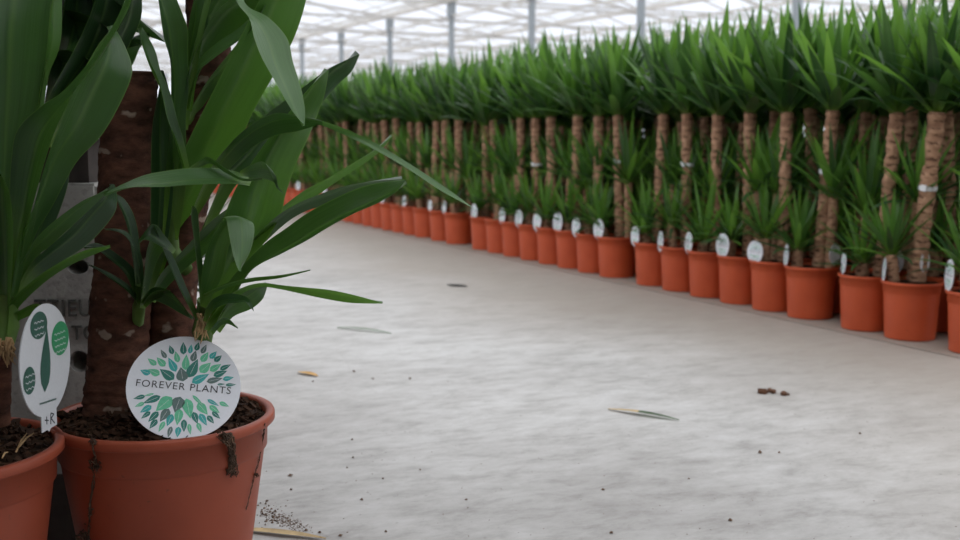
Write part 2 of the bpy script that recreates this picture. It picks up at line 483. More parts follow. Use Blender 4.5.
for x in (GX[3], GX[5], GX[7], GX[9]):
    for j, y in enumerate(YS):
        if y < 18 and x < 10: continue
        if y < 12: continue
        mb = MB(); mb.box((x, y, GZ / 2), (0.065, 0.065, GZ / 2)); mb.box((x, y, GZ - 0.25), (0.10, 0.10, 0.22)); mb.box((x, y, 0.03), (0.12, 0.12, 0.03))
        link('pillar', mb.mesh('pillar', M_STEEL), None, 'structure')
# far glazed walls
for nm, a, b in (('wall_back', (GX[0], Y1), (GX[-1], Y1)), ('wall_right', (GX[-1], Y0), (GX[-1], Y1))):
    A, B = Vector((*a, 0)), Vector((*b, 0))
    mb = MB(); n = int((B - A).length / 1.6)
    for k in range(n + 1):
        P = A.lerp(B, k / n); mb.bar(P, P + Vector((0, 0, GZ)), 0.06, 0.06)
    for z in (0.3, 2.0, GZ - 0.05):
        mb.bar(A + Vector((0, 0, z)), B + Vector((0, 0, z)), 0.08, 0.08)
    link(nm, mb.mesh(nm, M_ALU), None, 'structure')
    mb = MB(); mb.add([A, B, B + Vector((0, 0, GZ)), A + Vector((0, 0, GZ))], [(0, 1, 2, 3)])
    link(nm + '_glass', mb.mesh(nm + '_glass', M_GLASS), None, 'structure')

# ------------------------------------------------------------------ pots, canes and crowns (shared by every plant)
def pot_mesh(R, h, Rb, seg=56, m=None):
    t = R * 0.03
    ri = R * 0.93                                     # wall radius under the lip
    stp = ri - R * 0.03
    def wall(z): return Rb + (stp - Rb) * (z / (h * 0.80))
    prof = [(0.001, 0.004), (Rb * 0.9, 0.004), (Rb * 0.93, 0), (Rb, 0.002), (Rb * 1.004, h * 0.03), (wall(h * 0.3), h * 0.3), (wall(h * 0.6), h * 0.6), (wall(h * 0.79), h * 0.79), (ri * 0.968, h * 0.798), (ri * 0.972, h * 0.803),
            (ri * 0.994, h * 0.815), (ri * 1.004, h * 0.945), (R * 0.985, h * 0.948), (R, h * 0.957), (R, h * 0.988), (R * 0.992, h), (R * 0.935, h), (R * 0.915, h * 0.985), (R * 0.90, h * 0.90), (R * 0.80, h * 0.5)]
    mb = MB(); mb.lathe(prof, seg)
    me = mb.mesh('pot', m or M_POT, True)
    return me

def soil_mesh(R, z, mound, rough, rings=22, seg=56, seed=0):
    mb = MB(); vs = [(0, 0, z + mound)]; fs = []; S = Vector((seed * 3.1, 1.7, 0))
    for i in range(1, rings + 1):
        q = i / rings
        for k in range(seg):
            a = 2 * PI * k / seg; x, y = R * q * math.cos(a), R * q * math.sin(a)
            nz_ = noise.noise(Vector((x, y, 0)) * 28 + S) + 0.6 * noise.noise(Vector((x, y, 0)) * 70 + S)
            vs.append((x, y, z + mound * (1 - q * q) + rough * nz_ * (1 if q < 0.97 else 0.3)))
    for k in range(seg): fs.append((0, 1 + k, 1 + (k + 1) % seg))
    for i in range(rings - 1):
        for k in range(seg):
            a = 1 + i * seg + k; b = 1 + i * seg + (k + 1) % seg
            fs.append((a, a + seg, b + seg, b))
    mb.add(vs, fs)
    return mb.mesh('soil', M_SOIL, True)

def cane_mesh(r, h, ring, bump, m, seg=14, seed=0, flare=0.15, per=3, name='trunk', cut=True):
    """a ringed yucca cane standing on z=0"""
    mb = MB(); vs = []; fs = []
    n = max(6, int(h / ring * per))
    for i in range(n + 1):
        z = h * i / n
        ph = (z / ring + 0.25 * noise.noise(Vector((seed * 7.3, 0, z * 25)))) % 1.0
        rr = r * (1 + flare * math.exp(-z / (r * 2.5)))
        for k in range(seg):
            a = 2 * PI * k / seg
            c, s_ = math.cos(a), math.sin(a)
            q = rr + bump * (0.8 - ph) + bump * 1.3 * noise.noise(Vector((c * 2.2 + seed * 5, s_ * 2.2, z / ring * 0.8))) + bump * 0.6 * noise.noise(Vector((c * 7 + seed * 5, s_ * 7, z / ring * 2.5)))
            vs.append((q * c, q * s_, z))
    for i in range(n):
        for k in range(seg):
            a = i * seg + k; b = i * seg + (k + 1) % seg
            fs.append((a, b, b + seg, a + seg))
    if cut: fs.append(tuple(n * seg + k for k in range(seg)))
    mb.add(vs, fs)
    return mb.mesh(name, m, True)

def crown_mesh(count, lmin, lmax, wid, spread, seed, droop=0.25, m=None, seg=6, expo=0.85, young_lit=0.0):
    """a rosette of sword leaves growing from the origin"""
    rnd = random.Random(seed); mb = MB()
    for i in range(count):
        q = (i + 0.5) / count                           # 0 = innermost, upright; 1 = outermost, arching
        az = i * 2.39996 + rnd.uniform(-0.3, 0.3)
        el = math.radians(90 - spread * (q ** expo) * rnd.uniform(0.75, 1.15) - 3)
        L = rnd.uniform(lmin, lmax) * (1.0 - 0.30 * q * q) * (0.8 if q < 0.08 else 1)
        wd = wid * rnd.uniform(0.8, 1.15)
        out_ = Vector((math.cos(az), math.sin(az), 0)); side = Vector((-math.sin(az), math.cos(az), 0))
        z0 = 0.05 * (1 - q) - 0.012
        p = out_ * 0.012 + Vector((0, 0, z0))
        e = el; vs = []; uvs = []; fs = []
        dr = droop * q * rnd.uniform(0.2, 1.6)
        tw = rnd.uniform(-0.25, 0.25)
        for k in range(seg + 1):
            t = k / seg
            hw = wd / 2 * (0.55 + 1.6 * t if t < 0.28 else 1.0 * (1 - ((t - 0.28) / 0.72) ** 2.1)) if t < 1 else 0.0006
            hw = max(hw, 0.0006)
            d = out_ * math.cos(e) + Vector((0, 0, math.sin(e)))
            nn = side.cross(d)
            sd = (side * math.cos(tw * t) + nn * math.sin(tw * t))
            vs += [p - sd * hw, p - nn * hw * 0.35, p + sd * hw]
            uvs += [(0, t), (0.5, t), (1, t)]
            p = p + d * (L / seg); e -= dr / seg * (0.4 + 1.6 * t)
        for k in range(seg):
            a = 3 * k
            fs += [(a, a + 1, a + 4, a + 3), (a + 1, a + 2, a + 5, a + 4)]
        age_shade = q - young_lit + rnd.uniform(-.42, .42)  # outer leaves go darker: leaf age plus painted crown shade
        mb.add(vs, fs, uvs, 0 if m else (1 if age_shade < .35 else 0 if age_shade < .72 else 2))
    return mb.mesh('leaf_crown', m or [M_CROWN, M_CROWN_YOUNG_LIT, M_CROWN_OLD_SHADED], True)

ORD = ['first', 'second', 'third', 'fourth', 'fifth', 'sixth', 'seventh', 'eighth', 'ninth', 'tenth', 'eleventh', 'twelfth', 'thirteenth', 'fourteenth', 'fifteenth',
       'sixteenth', 'seventeenth', 'eighteenth', 'nineteenth', 'twentieth']
def nth(k):
    if k < 20: return ORD[k]
    t, u = divmod(k + 1, 10)
    tens = {2: 'twent', 3: 'thirt', 4: 'fort', 5: 'fift', 6: 'sixt'}[t]
    return tens + ('ieth' if u == 0 else 'y-' + ORD[u - 1])

# ------------------------------------------------------------------ the long bed of potted yuccas across the aisle
XC, PR, PH = 3.18, 0.1085, 0.21
SOILZ = PH * 0.95
P_POT = pot_mesh(PR, PH, 0.088, 40)
P_SOIL = soil_mesh(PR * 0.92, SOILZ, 0.006, 0.004, 8, 28)
TALL = [cane_mesh(1.0, 1.0, 0.030, 0.09, M_CANE, 14, s) for s in range(1)]   # placeholder of unit size, replaced below
CANES = [cane_mesh(r, 0.64, 0.027, 0.0042, M_CANE, 14, s, 0.12) for s, r in enumerate((0.0265, 0.0235, 0.021, 0.022))]
bpy.data.meshes.remove(TALL[0])
STUBS = [cane_mesh(r, hh, 0.022, 0.0034, M_CANE, 12, 9 + s, 0.1) for s, (r, hh) in enumerate(((0.021, 0.09), (0.019, 0.12), (0.022, 0.07), (0.018, 0.26), (0.019, 0.31)))]
STUBH = [0.09, 0.12, 0.07, 0.26, 0.31]
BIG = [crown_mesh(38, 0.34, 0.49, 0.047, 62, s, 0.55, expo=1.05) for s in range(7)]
MEDC = [crown_mesh(32, 0.22, 0.35, 0.028, 74, 40 + s, 0.7, expo=.85, young_lit=.1) for s in range(4)]
LOWC = [crown_mesh(30, 0.19, 0.30, 0.024, 78, 60 + s, 0.8, expo=.8, young_lit=.15) for s in range(5)]

def left_px(Y, X=XC):
    return min(px((X + PR * math.cos(2 * PI * k / 72), Y + PR * math.sin(2 * PI * k / 72), PH)) for k in range(72))
def solve_left(x):
    lo, hi = 0.5, 40
    for _ in range(45):
        m_ = (lo + hi) / 2
        if left_px(m_) > x: lo = m_
        else: hi = m_
    return lo
edges = [945, 880.5, 840, 783.7, 750, 717, 687.5, 659, 633, 596, 575, 555, 535.7, 517, 503, 491, 473.5, 443, 428, 412, 402, 391.5, 380.7, 370, 360, 350]
FY = [solve_left(x) for x in edges]
for i in range(1, len(FY)): FY[i] = max(FY[i], FY[i - 1] + 0.218)
while FY[-1] < 15: FY.append(FY[-1] + random.choice((0.22, 0.225, 0.23, 0.24, 0.36)))
FRONT_N = len(FY)
# measured cane tops (pixel x, y of the top) and feet (pixel x) for the nearest plants
tops = {1: (937, 112, 916), 2: (897, 112, 879), 3: (833, 110, 818), 4: (787, 112, 783), 5: (750, 112, 748), 6: (718, 114, 714), 7: (687, 113, 687), 8: (664, 114, 656), 9: (618, 115, 620), 10: (599, 116, 598),
        11: (578, 115, 576), 12: (551, 117, 553), 13: (536, 118, 538), 14: (521, 118, 521), 15: (493, 119, 497), 17: (459, 120, 459), 18: (446, 120, 444), 19: (437, 121, 434), 20: (420, 122, 421), 21: (411, 122, 409)}

def orient(o, base, top):
    d = (Vector(top) - Vector(base))
    q = Vector((0, 0, 1)).rotation_difference(d.normalized())
    o.rotation_mode = 'QUATERNION'
    o.rotation_quaternion = q
    return d.length

def yucca(x, y, label, group, rnd, foot=None, top=None, low=True, seen_pot=True):
    t = thing('potted_yucca', label, 'potted plant', (x, y, 0), 0, group)
    link('pot', P_POT, t); link('soil', P_SOIL, t)
    ang = rnd.uniform(0, 2 * PI)
    foot = foot or Vector((0.035 + 0.02 * math.cos(ang), 0.045 * math.sin(ang), SOILZ))
    top = top or foot + Vector((rnd.uniform(-0.04, 0.04), rnd.uniform(-0.05, 0.05), rnd.uniform(0.58, 0.66)))
    foot = foot - Vector((0, 0, 0.02))
    c = link('trunk', rnd.choice(CANES[:2] if top is not None and seen_pot else CANES), t); c.location = foot
    L = orient(c, foot, top); c.scale = (1, 1, L / 0.64)
    k = link('leaf_crown', rnd.choice(BIG), t); k.location = top
    k.rotation_euler = (rnd.uniform(-0.1, 0.1), rnd.uniform(-0.1, 0.1), rnd.uniform(0, 6.28)); s = rnd.uniform(0.9, 1.06); k.scale = (s, s, s)
    for j in range(2 if low else 1):
        si = rnd.randrange(3) if j == 0 else 3 + rnd.randrange(2)
        a = rnd.uniform(0.5, 1.4) if j == 0 else rnd.uniform(-1.6, -0.4)
        if j == 0: b = Vector((-0.032 + rnd.uniform(-0.01, 0.012), rnd.uniform(0.0, 0.06), SOILZ - 0.02))
        else: b = Vector((0.045 + rnd.uniform(-0.01, 0.015), rnd.choice((-1, 1)) * rnd.uniform(0.05, 0.065), SOILZ - 0.02))
        if (b - foot).xy.length < 0.05: b = Vector((0.055, -0.06 if foot.y > 0 else 0.06, b.z)) if j else Vector((foot.x - 0.06, b.y, b.z))
        e = b + Vector((rnd.uniform(-0.012, 0.012), rnd.uniform(-0.015, 0.015), STUBH[si]))
        c = link('trunk', STUBS[si], t); c.location = b; orient(c, b, e)
        k = link('leaf_crown', rnd.choice(LOWC if j == 0 else MEDC), t); k.location = e
        k.rotation_euler = (rnd.uniform(-0.15, 0.15), rnd.uniform(-0.15, 0.15), rnd.uniform(0, 6.28)); s = rnd.uniform(0.9, 1.12); k.scale = (s, s, s)
    return t

rnd = random.Random(21)
BANDS = {1: (937, 189), 3: (828, 172), 7: (685, 165), 9: (617, 162), 13: (537, 165)}
for i, y in enumerate(FY):
    foot = top = None
    if i in tops:
        tx, ty, fx = tops[i]
        X = XC + 0.025
        T = on_x(tx, ty, X); lo, hi = y - 0.085, y + 0.085
        # foot where the photo shows it, kept inside the pot
        B = min((Vector((X, y - 0.08 + 0.16 * k / 40, SOILZ)) for k in range(41)), key=lambda P: abs(px(P) - fx))
        foot = Vector((0.025, B.y - y, SOILZ)); foot.y = max(-0.06, min(0.06, foot.y)); top = Vector((0.025, T.y - y, T.z))
        if abs(top.y - foot.y) > 0.16: top.y = foot.y + math.copysign(0.16, top.y - foot.y)
    look = 'potted yucca in the front row across the aisle, ' + nth(i) + ' pot from the right'
    t = yucca(XC, y, look, 'front row of potted yuccas', rnd, foot, top)
    if i in BANDS:
        tr = [c for c in t.children if c.name.startswith('trunk')][0]
        mb = MB(); mb.lathe([(0.031, -0.008), (0.0325, -0.007), (0.0325, 0.007), (0.031, 0.008)], 16)
        mb.box((-0.0325, -0.010, 0.002), (0.003, 0.012, 0.011))
        bnd = link('price_band', mb.mesh('price_band', M_PRICE), t); bnd['label'] = 'white paper band round the trunk'
        fz = (on_x(*BANDS[i], XC).z - foot.z + 0.02) / (top.z - foot.z + 0.02)
        bnd.location = (foot - Vector((0, 0, 0.02))).lerp(top, fz); bnd.rotation_mode = 'QUATERNION'; bnd.rotation_quaternion = tr.rotation_quaternion

rnd = random.Random(5)
n_back = 0; print('front', FRONT_N)
for r in range(1, 5):
    x = XC + 0.235 * r
    y = FY[0] - 0.05 + (0.11 if r % 2 else 0.0) + 0.1 * r
    while y < 14.5 - r * 0.4 and n_back < 292 - FRONT_N:
        yucca(x + rnd.uniform(-0.006, 0.006), y, 'potted yucca deep in the bed behind the front row, seen only as cane and leaves', 'yuccas deep in the bed', rnd, seen_pot=False)
        y += rnd.choice((0.225, 0.235, 0.25)) * (1, 1, 1.15, 1.3, 1.5, 1.7, 1.9, 2.0)[r]; n_back += 1

rnd = random.Random(6); mb = MB()
def place(me, M):
    vs = [M @ v.co for v in me.vertices]; uvl = me.uv_layers[0].data
    k = len(mb.v); mb.v += [tuple(v) for v in vs]; mi = 1 if me.materials[0] == M_CANE else 0
    for p in me.polygons:
        mb.f.append([a + k for a in p.vertices]); mb.mi.append(p.material_index if not mi else 3); mb.uv.append([tuple(uvl[l].uv) for l in p.loop_indices])
for r in range(5, 12):
    y = FY[0] + rnd.uniform(0, .2)
    while y < 20:
        x = XC + 0.235 * r; h_ = rnd.uniform(.58, .64); B = Vector((x, y, 0.18))
        place(CANES[r % 4], Matrix.Translation(B) @ Matrix.Diagonal((1, 1, h_ / .64 + .02, 1)))
        place(BIG[rnd.randrange(7)], Matrix.Translation(B + Vector((0, 0, h_))) @ Matrix.Rotation(rnd.uniform(0, 6), 4, 'Z') @ Matrix.Scale(rnd.uniform(.9, 1.05), 4))
        place(MEDC[rnd.randrange(4)], Matrix.Translation(B + Vector((0.05, .1, .26))) @ Matrix.Rotation(rnd.uniform(0, 6), 4, 'Z'))
        y += rnd.uniform(.24, .34)
tag(link('yucca_bed', mb.mesh('yucca_bed', [M_CROWN, M_CROWN_YOUNG_LIT, M_CROWN_OLD_SHADED, M_CANE]), None, 'stuff'), 'mass of yucca foliage filling the back of the bed', 'foliage')

# ------------------------------------------------------------------ printed label discs
def leaf_shape(mb, cx, cy, L, W, ang, mi, z):
    pts = []
    n = 7
    for s in (1, -1):
        rng = range(n + 1) if s == 1 else range(n - 1, 0, -1)
        for k in rng:
            t = k / n; hw = W / 2 * (math.sin(PI * t ** 0.66) ** 1.05 if 0 < t < 1 else 0)
            lx = (t - 0.5) * L
            pts.append((cx + lx * math.cos(ang) - s * hw * math.sin(ang), cy + lx * math.sin(ang) + s * hw * math.cos(ang), z))
    mb.add(pts, [tuple(reversed(range(len(pts))))], mi=mi)

PRINT = """217 140 38 16 k;248 122 36 18 d;298 115 48 22 d;328 118 36 16 c;356 107 34 18 d;384 118 38 18 k;272 152 44 20 g;343 148 44 22 k;388 152 44 24 g;423 143 36 20 c;443 158 34 20 d;
172 174 38 20 g;208 174 44 24 g;254 185 60 26 c;310 175 60 26 g;341 200 76 36 d;391 197 52 32 g;433 197 46 24 g;474 195 42 18 d;146 217 36 22 c;181 217 44 26 g;234 226 62 34 d;295 226 54 40 k;372 243 66 30 c;430 250 56 22 k;453 222 50 24 d;486 243 38 18 c;497 270 36 12 d;457 268 26 8 d;
127 322 40 16 d;163 312 38 8 g;177 332 62 24 d;130 352 34 14 g;226 350 72 44 g;281 352 60 42 k;325 368 74 36 g;365 338 60 12 g;425 345 46 14 c;470 352 36 16 g;155 370 44 22 c;383 370 54 30 g;431 372 44 20 g;156 394 38 16 d;186 401 48 22 d;230 395 54 30 k;438 396 38 16 d;
187 430 40 20 d;251 415 46 24 c;286 403 60 28 g;354 407 46 22 d;386 414 50 22 c;416 414 36 18 d;220 441 42 16 g;309 438 46 20 d;332 452 40 14 g;253 462 40 16 k;286 463 38 20 c;371 446 38 16 g"""
KEYS = ['d', 'g', 'c', 'k', 'b', 'f']
ROLL = math.radians(5.5)
def printed(z, kl=1.0):
    mb = MB()
    for it in PRINT.replace('\n', '').split(';'):
        a = it.split(); x = (float(a[0]) - 305) / 233; y = -(float(a[1]) - 278) / 214
        L, W = float(a[2]) / 224 * 1.18 * kl, float(a[3]) / 224 * 1.2 * kl
        x, y = x * math.cos(ROLL) - y * math.sin(ROLL), x * math.sin(ROLL) + y * math.cos(ROLL)
        ang = math.atan2(y, x)
        leaf_shape(mb, x, y, L, W, ang, KEYS.index(a[4]), z)
        # pale midrib line
        mb.add([(x + math.cos(ang) * q * L * .32 - s * math.sin(ang) * .0022, y + math.sin(ang) * q * L * .32 + s * math.cos(ang) * .0022, z + 0.002) for q, s in ((-1, -1), (-1, 1), (1, 1), (1, -1))], [(0, 3, 2, 1)], mi=6)
    return mb

def disc_mesh(stake=1.35, seg=64, mats=M_WHITE, t=0.012):
    """a round card of radius 1 in the XY plane with a stake below"""
    mb = MB()
    vs = [(math.cos(2 * PI * k / seg), math.sin(2 * PI * k / seg), s * t) for s in (-1, 1) for k in range(seg)]
    fs = [tuple(reversed(range(seg))), tuple(range(seg, 2 * seg))] + [(k, (k + 1) % seg, seg + (k + 1) % seg, seg + k) for k in range(seg)]
    mb.add(vs, fs)
    sv = [(-0.16, -0.93), (-0.13, -stake + 0.1), (0, -stake), (0.13, -stake + 0.1), (0.16, -0.93)]
    k = len(sv)
    mb.add([(x, y, s * t * 0.8) for s in (-1, 1) for x, y in sv], [tuple(range(k)), tuple(range(2 * k - 1, k - 1, -1))] + [(a, k + a, k + (a + 1) % k, (a + 1) % k) for a in range(k)])
    return mb.mesh('card', mats)

def text_mesh(s, width, name, m, depth=0.0):
    cu = bpy.data.curves.new(name, 'FONT'); cu.body = s; cu.align_x = 'CENTER'; cu.align_y = 'CENTER'
    cu.extrude = depth; cu.space_character = 1.12; cu.resolution_u = 3
    o = bpy.data.objects.new(name, cu); COL.objects.link(o)
    bpy.context.view_layer.update()
    dg = bpy.context.evaluated_depsgraph_get()
    me = bpy.data.meshes.new_from_object(o.evaluated_get(dg))
    bpy.data.objects.remove(o); bpy.data.curves.remove(cu)
    xs = [v.co.x for v in me.vertices]; ys = [v.co.y for v in me.vertices]
    k = width / (max(xs) - min(xs)); cx = (max(xs) + min(xs)) / 2; cy = (max(ys) + min(ys)) / 2
    for v in me.vertices: v.co = Vector(((v.co.x - cx) * k, (v.co.y - cy) * k, v.co.z))
    me.materials.clear(); me.materials.append(m); me.name = name
    return me

PRINTED = printed(0.016).mesh('printed_leaves', [PRN[k] for k in KEYS] + [M_WHITE])
PRINTED_SMALL = printed(0.016, 0.68).mesh('printed_leaves', [PRN[k] for k in KEYS] + [M_WHITE])
CARD_SMALL = disc_mesh(1.12)
TEXT = text_mesh('FOREVER PLANTS', 1.66, 'lettering', M_TEXT)

def frame_matrix(c, right, up, s):
    right = right.normalized(); n = right.cross(up).normalized(); up = n.cross(right)
    return Matrix.Translation(c) @ Matrix((right, up, n)).transposed().to_4x4() @ Matrix.Scale(s, 4)

def label_disc(label, group, c, right, up, r, card=None):
    t = thing('plant_label', label, 'plant label', (0, 0, 0), 0, group)
    t.matrix_world = frame_matrix(c, right, up, r)
    link('card', card or CARD_SMALL, t); link('printed_leaves', PRINTED if card else PRINTED_SMALL, t)
    q = link('lettering', TEXT, t); q.location = (0, 0, 0.018)
    return t

# discs of the front row: pixel centre, width over height, height in px, the pot they stand in
DISC = [(948, 275, .25, 32, 0), (884, 270, .13, 24, 1), (843.5, 263, .22, 21, 2), (785, 255, .2, 22, 3), (755, 252, .65, 23, 4), (722.5, 245.5, .52, 24, 5), (688.5, 242.5, .34, 21, 6), (659.5, 241, .26, 20, 7), (635, 236, .42, 19.5, 8),
        (598.5, 229, .5, 20, 9), (576, 227, .43, 18.5, 10), (557.5, 222.5, .44, 20.5, 11), (537, 221.5, .42, 18.5, 12), (518.6, 218.5, .42, 17, 13), (502, 216, .36, 16, 14), (474, 212, .36, 16, 16), (443.5, 207.5, .3, 13, 17), (430, 206, .3, 12, 18),
        (404, 202, .3, 12.5, 20), (382, 201, .3, 12, 22), (324, 190, .4, 10, 28), (298, 186, .4, 9.5, 32)]
for cx_, cy_, ratio, hpx, pi_ in DISC:
    c = on_x(cx_, cy_, XC - PR * 0.79)
    if abs(c.y - FY[pi_]) > 0.16: pi_ = min(range(FRONT_N), key=lambda k: abs(FY[k] - c.y))
    c.y = max(FY[pi_] - PR * 0.5, min(FY[pi_] + PR * 0.5, c.y))
    v = (c - CAM); dist = v.dot(FW)
    r = hpx * dist / F / 2
    b = -v.xy.normalized(); a = math.acos(ratio)
    opts = [Vector((b.x * math.cos(s * a) - b.y * math.sin(s * a), b.x * math.sin(s * a) + b.y * math.cos(s * a), 0)) for s in (1, -1)]
    nrm = min(opts, key=lambda q: q.x)                 # the one that faces the aisle
    up = Vector((0, 0, 1)) - nrm * 0.06
    label_disc('small white plant label in the rim of the ' + nth(pi_) + ' front-row pot from the right', 'round labels along the front row', c, up.cross(nrm), up, r)
for cx_, cy_, hpx, pi_, ratio in ((835, 254, 21, 3, .5), (896, 262, 24, 2, .6), (925, 262, 20, 1, .45)):
    c = on_x(cx_, cy_, XC + 0.03); v = c - CAM; r = hpx * v.dot(FW) / F / 2
    b = v.xy.normalized(); a = math.acos(ratio); nrm = Vector((b.x * math.cos(a) - b.y * math.sin(a), b.x * math.sin(a) + b.y * math.cos(a), 0))
    up = Vector((0, 0, 1))
    label_disc('white plant label turned away behind the stems of the ' + nth(pi_) + ' front-row pot from the right', 'round labels turned away', c, up.cross(nrm), up, r)

# ------------------------------------------------------------------ concrete blocks stacked behind the near plants
def cut_holes(me, holes):
    """holes: list of (x, z, rx, rz) cut 7 cm deep into the front (-Y) face"""
    o = bpy.data.objects.new('block', me); COL.objects.link(o)
    cut = MB()
    for x, z, rx, rz, depth, seg in holes:
        ring = [(x + rx * math.cos(2 * PI * (k + 0.5) / seg) * (1.0 if seg > 4 else 1.414), z + rz * math.sin(2 * PI * (k + 0.5) / seg) * (1.0 if seg > 4 else 1.414)) for k in range(seg)]
        vs = [(a, yy, b) for yy in (-0.2, depth) for a, b in ring]
        fs = [tuple(range(seg)), tuple(range(2 * seg - 1, seg - 1, -1))] + [(k, seg + k, seg + (k + 1) % seg, (k + 1) % seg) for k in range(seg)]
        cut.add(vs, fs)
    cm = cut.mesh('cut', M_BLOCK); bm = bmesh.new(); bm.from_mesh(cm); bmesh.ops.recalc_face_normals(bm, faces=bm.faces); bm.to_mesh(cm); bm.free()
    c = bpy.data.objects.new('cut', cm); COL.objects.link(c)
    md = o.modifiers.new('b', 'BOOLEAN'); md.operation = 'DIFFERENCE'; md.object = c; md.solver = 'EXACT'
    bpy.context.view_layer.update()
    r = bpy.data.meshes.new_from_object(o.evaluated_get(bpy.context.evaluated_depsgraph_get()))
    bpy.data.objects.remove(o); bpy.data.objects.remove(c)
    return r

BD = 2.18
def block_box(w, h, t):
    bm = bmesh.new(); bmesh.ops.create_cube(bm, size=1)
    for v in bm.verts: v.co = Vector((v.co.x * w, v.co.y * t + t / 2, v.co.z * h + h / 2))
    bmesh.ops.bevel(bm, geom=list(bm.edges), offset=0.006, segments=2, affect='EDGES')
    me = bpy.data.meshes.new('block'); bm.to_mesh(me); bm.free(); me.materials.append(M_BLOCK); return me
K = BD / F
b0 = at(41, 300, BD); cxw = Vector((b0.x, b0.y, 0))
zt = at(54, 183, BD).z; zu0 = at(54, 139, BD).z; zu1 = at(54, 121, BD).z
bw = 120 * K
def lx(x): return (x - 41) * K
def lz(y): return at(54, y, BD).z
holes = [(lx(79), lz(266), 11 * K, 8 * K, 0.06, 20), (lx(77), lz(363), 11 * K, 11 * K, 0.06, 20)]
for q in (28, 42, 56): holes.append((lx(q), lz(233), 5 * K, 8 * K, 0.05, 4))
for q in (22, 36): holes.append((lx(q), lz(252), 4.5 * K, 5 * K, 0.05, 4))
blk = thing('concrete_block', 'grey concrete block with cast letters and round holes behind the trunk', 'concrete block', cxw, -YAW)
body = cut_holes(block_box(bw, zt, 0.16), holes)
link('body', body, blk)
M_LETTER_SHADE = plain('shaded_letter_concrete', (0.09, 0.088, 0.08), 0.95, var=.3)  # dark colour stands in for the shadow inside recessed letters
for txt, xc, yc, wd in (('TTIEU', 63, 308, 56), ('TO', 83, 333, 24)):
    me = text_mesh(txt, wd * K, 'cast_lettering', M_LETTER_SHADE, 0.03)
    for v in me.vertices: v.co = Vector((v.co.x, 0.0 - v.co.z * 0.15 - 0.001, v.co.y * 1.25))
    o = link('cast_lettering', me, blk); o.location = (lx(xc), 0, lz(yc))
sp_ = thing('timber_spacer', 'dark timber spacer between the two concrete blocks', 'timber', cxw + Vector((0, 0, zt)), -YAW)
mb = MB(); hh = (zu0 - zt) / 2
for q in (-0.3, 0.0, 0.28): mb.box((bw * q, 0.09, hh), (bw * 0.11, 0.055, hh))
link('timber', mb.mesh('timber', M_TIMBER), sp_)
fb = at(60, 540, 2.0); filler = thing('shade_filler', 'dark filler box added for shade at the foot of the block', 'timber', Vector((fb.x, fb.y, 0)), -YAW)  # added dark box; its colour supplies the shade between the pots
mb = MB(); mb.box((-0.05, 0.06, 0.07), (0.17, 0.05, 0.07)); link('timber', mb.mesh('timber', M_TIMBER), filler)  # box of the added shade filler
ub = thing('concrete_slab', 'thin grey concrete slab lying on the timber spacer', 'concrete slab', cxw + Vector((0, 0, zu0)), -YAW)
link('body', block_box(bw * 1.04, zu1 - zu0, 0.15), ub)

# ------------------------------------------------------------------ the near pots
NR, NH = 0.175, 0.30
N_POT = pot_mesh(NR, NH, 0.122, 96, M_POT_SHADED)
def chips(mb, R, z, mound, n, rnd, skip=None):
    for _ in range(n):
        a = rnd.uniform(0, 2 * PI); q = math.sqrt(rnd.random()) * R
        if skip and skip(a, q): continue
        L = rnd.uniform(0.002, 0.0075) * (2 if rnd.random() < .06 else 1)
        mb.box((q * math.cos(a), q * math.sin(a), z + mound * (1 - (q / R) ** 2) + rnd.uniform(0, 0.006)), (L, L * rnd.uniform(.25, .6), L * rnd.uniform(.15, .4)),
               Matrix.Rotation(rnd.uniform(0, 6.3), 3, 'Z') @ Matrix.Rotation(rnd.uniform(-.7, .7), 3, 'X') @ Matrix.Rotation(rnd.uniform(-.7, .7), 3, 'Y'))
def near_pot(root, seed, mound=0.022, n=1100):
    link('pot', N_POT, root)
    link('soil', soil_mesh(NR * 0.915, NH * 0.965, mound, 0.006, 30, 80, seed), root)
    mb = MB(); chips(mb, NR * 0.89, NH * 0.965 + 0.002, mound, n, random.Random(seed))
    o = link('bark_chips', mb.mesh('bark_chips', M_BARK_CHIP), root, 'stuff')
def near_cane(root, pts, rads, seed, m=M_BARK, name='trunk', cut=True):
    """a thick rough cane following pts"""
    mb = MB(); P = [Vector(p) - root.location for p in pts]
    rows = crom([[*p, r] for p, r in zip(P, rads)], 44)
    seg = 48; vs = []; fs = []; acc = 0; prev = None
    for i, row in enumerate(rows):
        c = Vector(row[:3]); r = row[3]
        if prev is not None: acc += (c - prev).length
        prev = c
        for k in range(seg):
            a = 2 * PI * k / seg; cs, sn = math.cos(a), math.sin(a)
            ph = (acc / 0.024 + 0.9 * noise.noise(Vector((cs * 1.3 + seed, sn * 1.3, acc * 20)))) % 1
            q = r * (1 + 0.055 * (0.5 - ph) + 0.07 * noise.noise(Vector((cs * 1.5 + seed * 4, sn * 1.5, acc * 14))) + 0.035 * noise.noise(Vector((cs * 5, sn * 5 + seed, acc * 90))))
            vs.append(c + Vector((cs * q, sn * q, 0)))
    n = len(rows)
    for i in range(n - 1):
        for k in range(seg):
            a = i * seg + k; b = i * seg + (k + 1) % seg
            fs.append((a, b, b + seg, a + seg))
    fs.append(tuple((n - 1) * seg + k for k in range(seg)))
    mb.add(vs, fs)
    return link(name, mb.mesh(name, m, True), root)
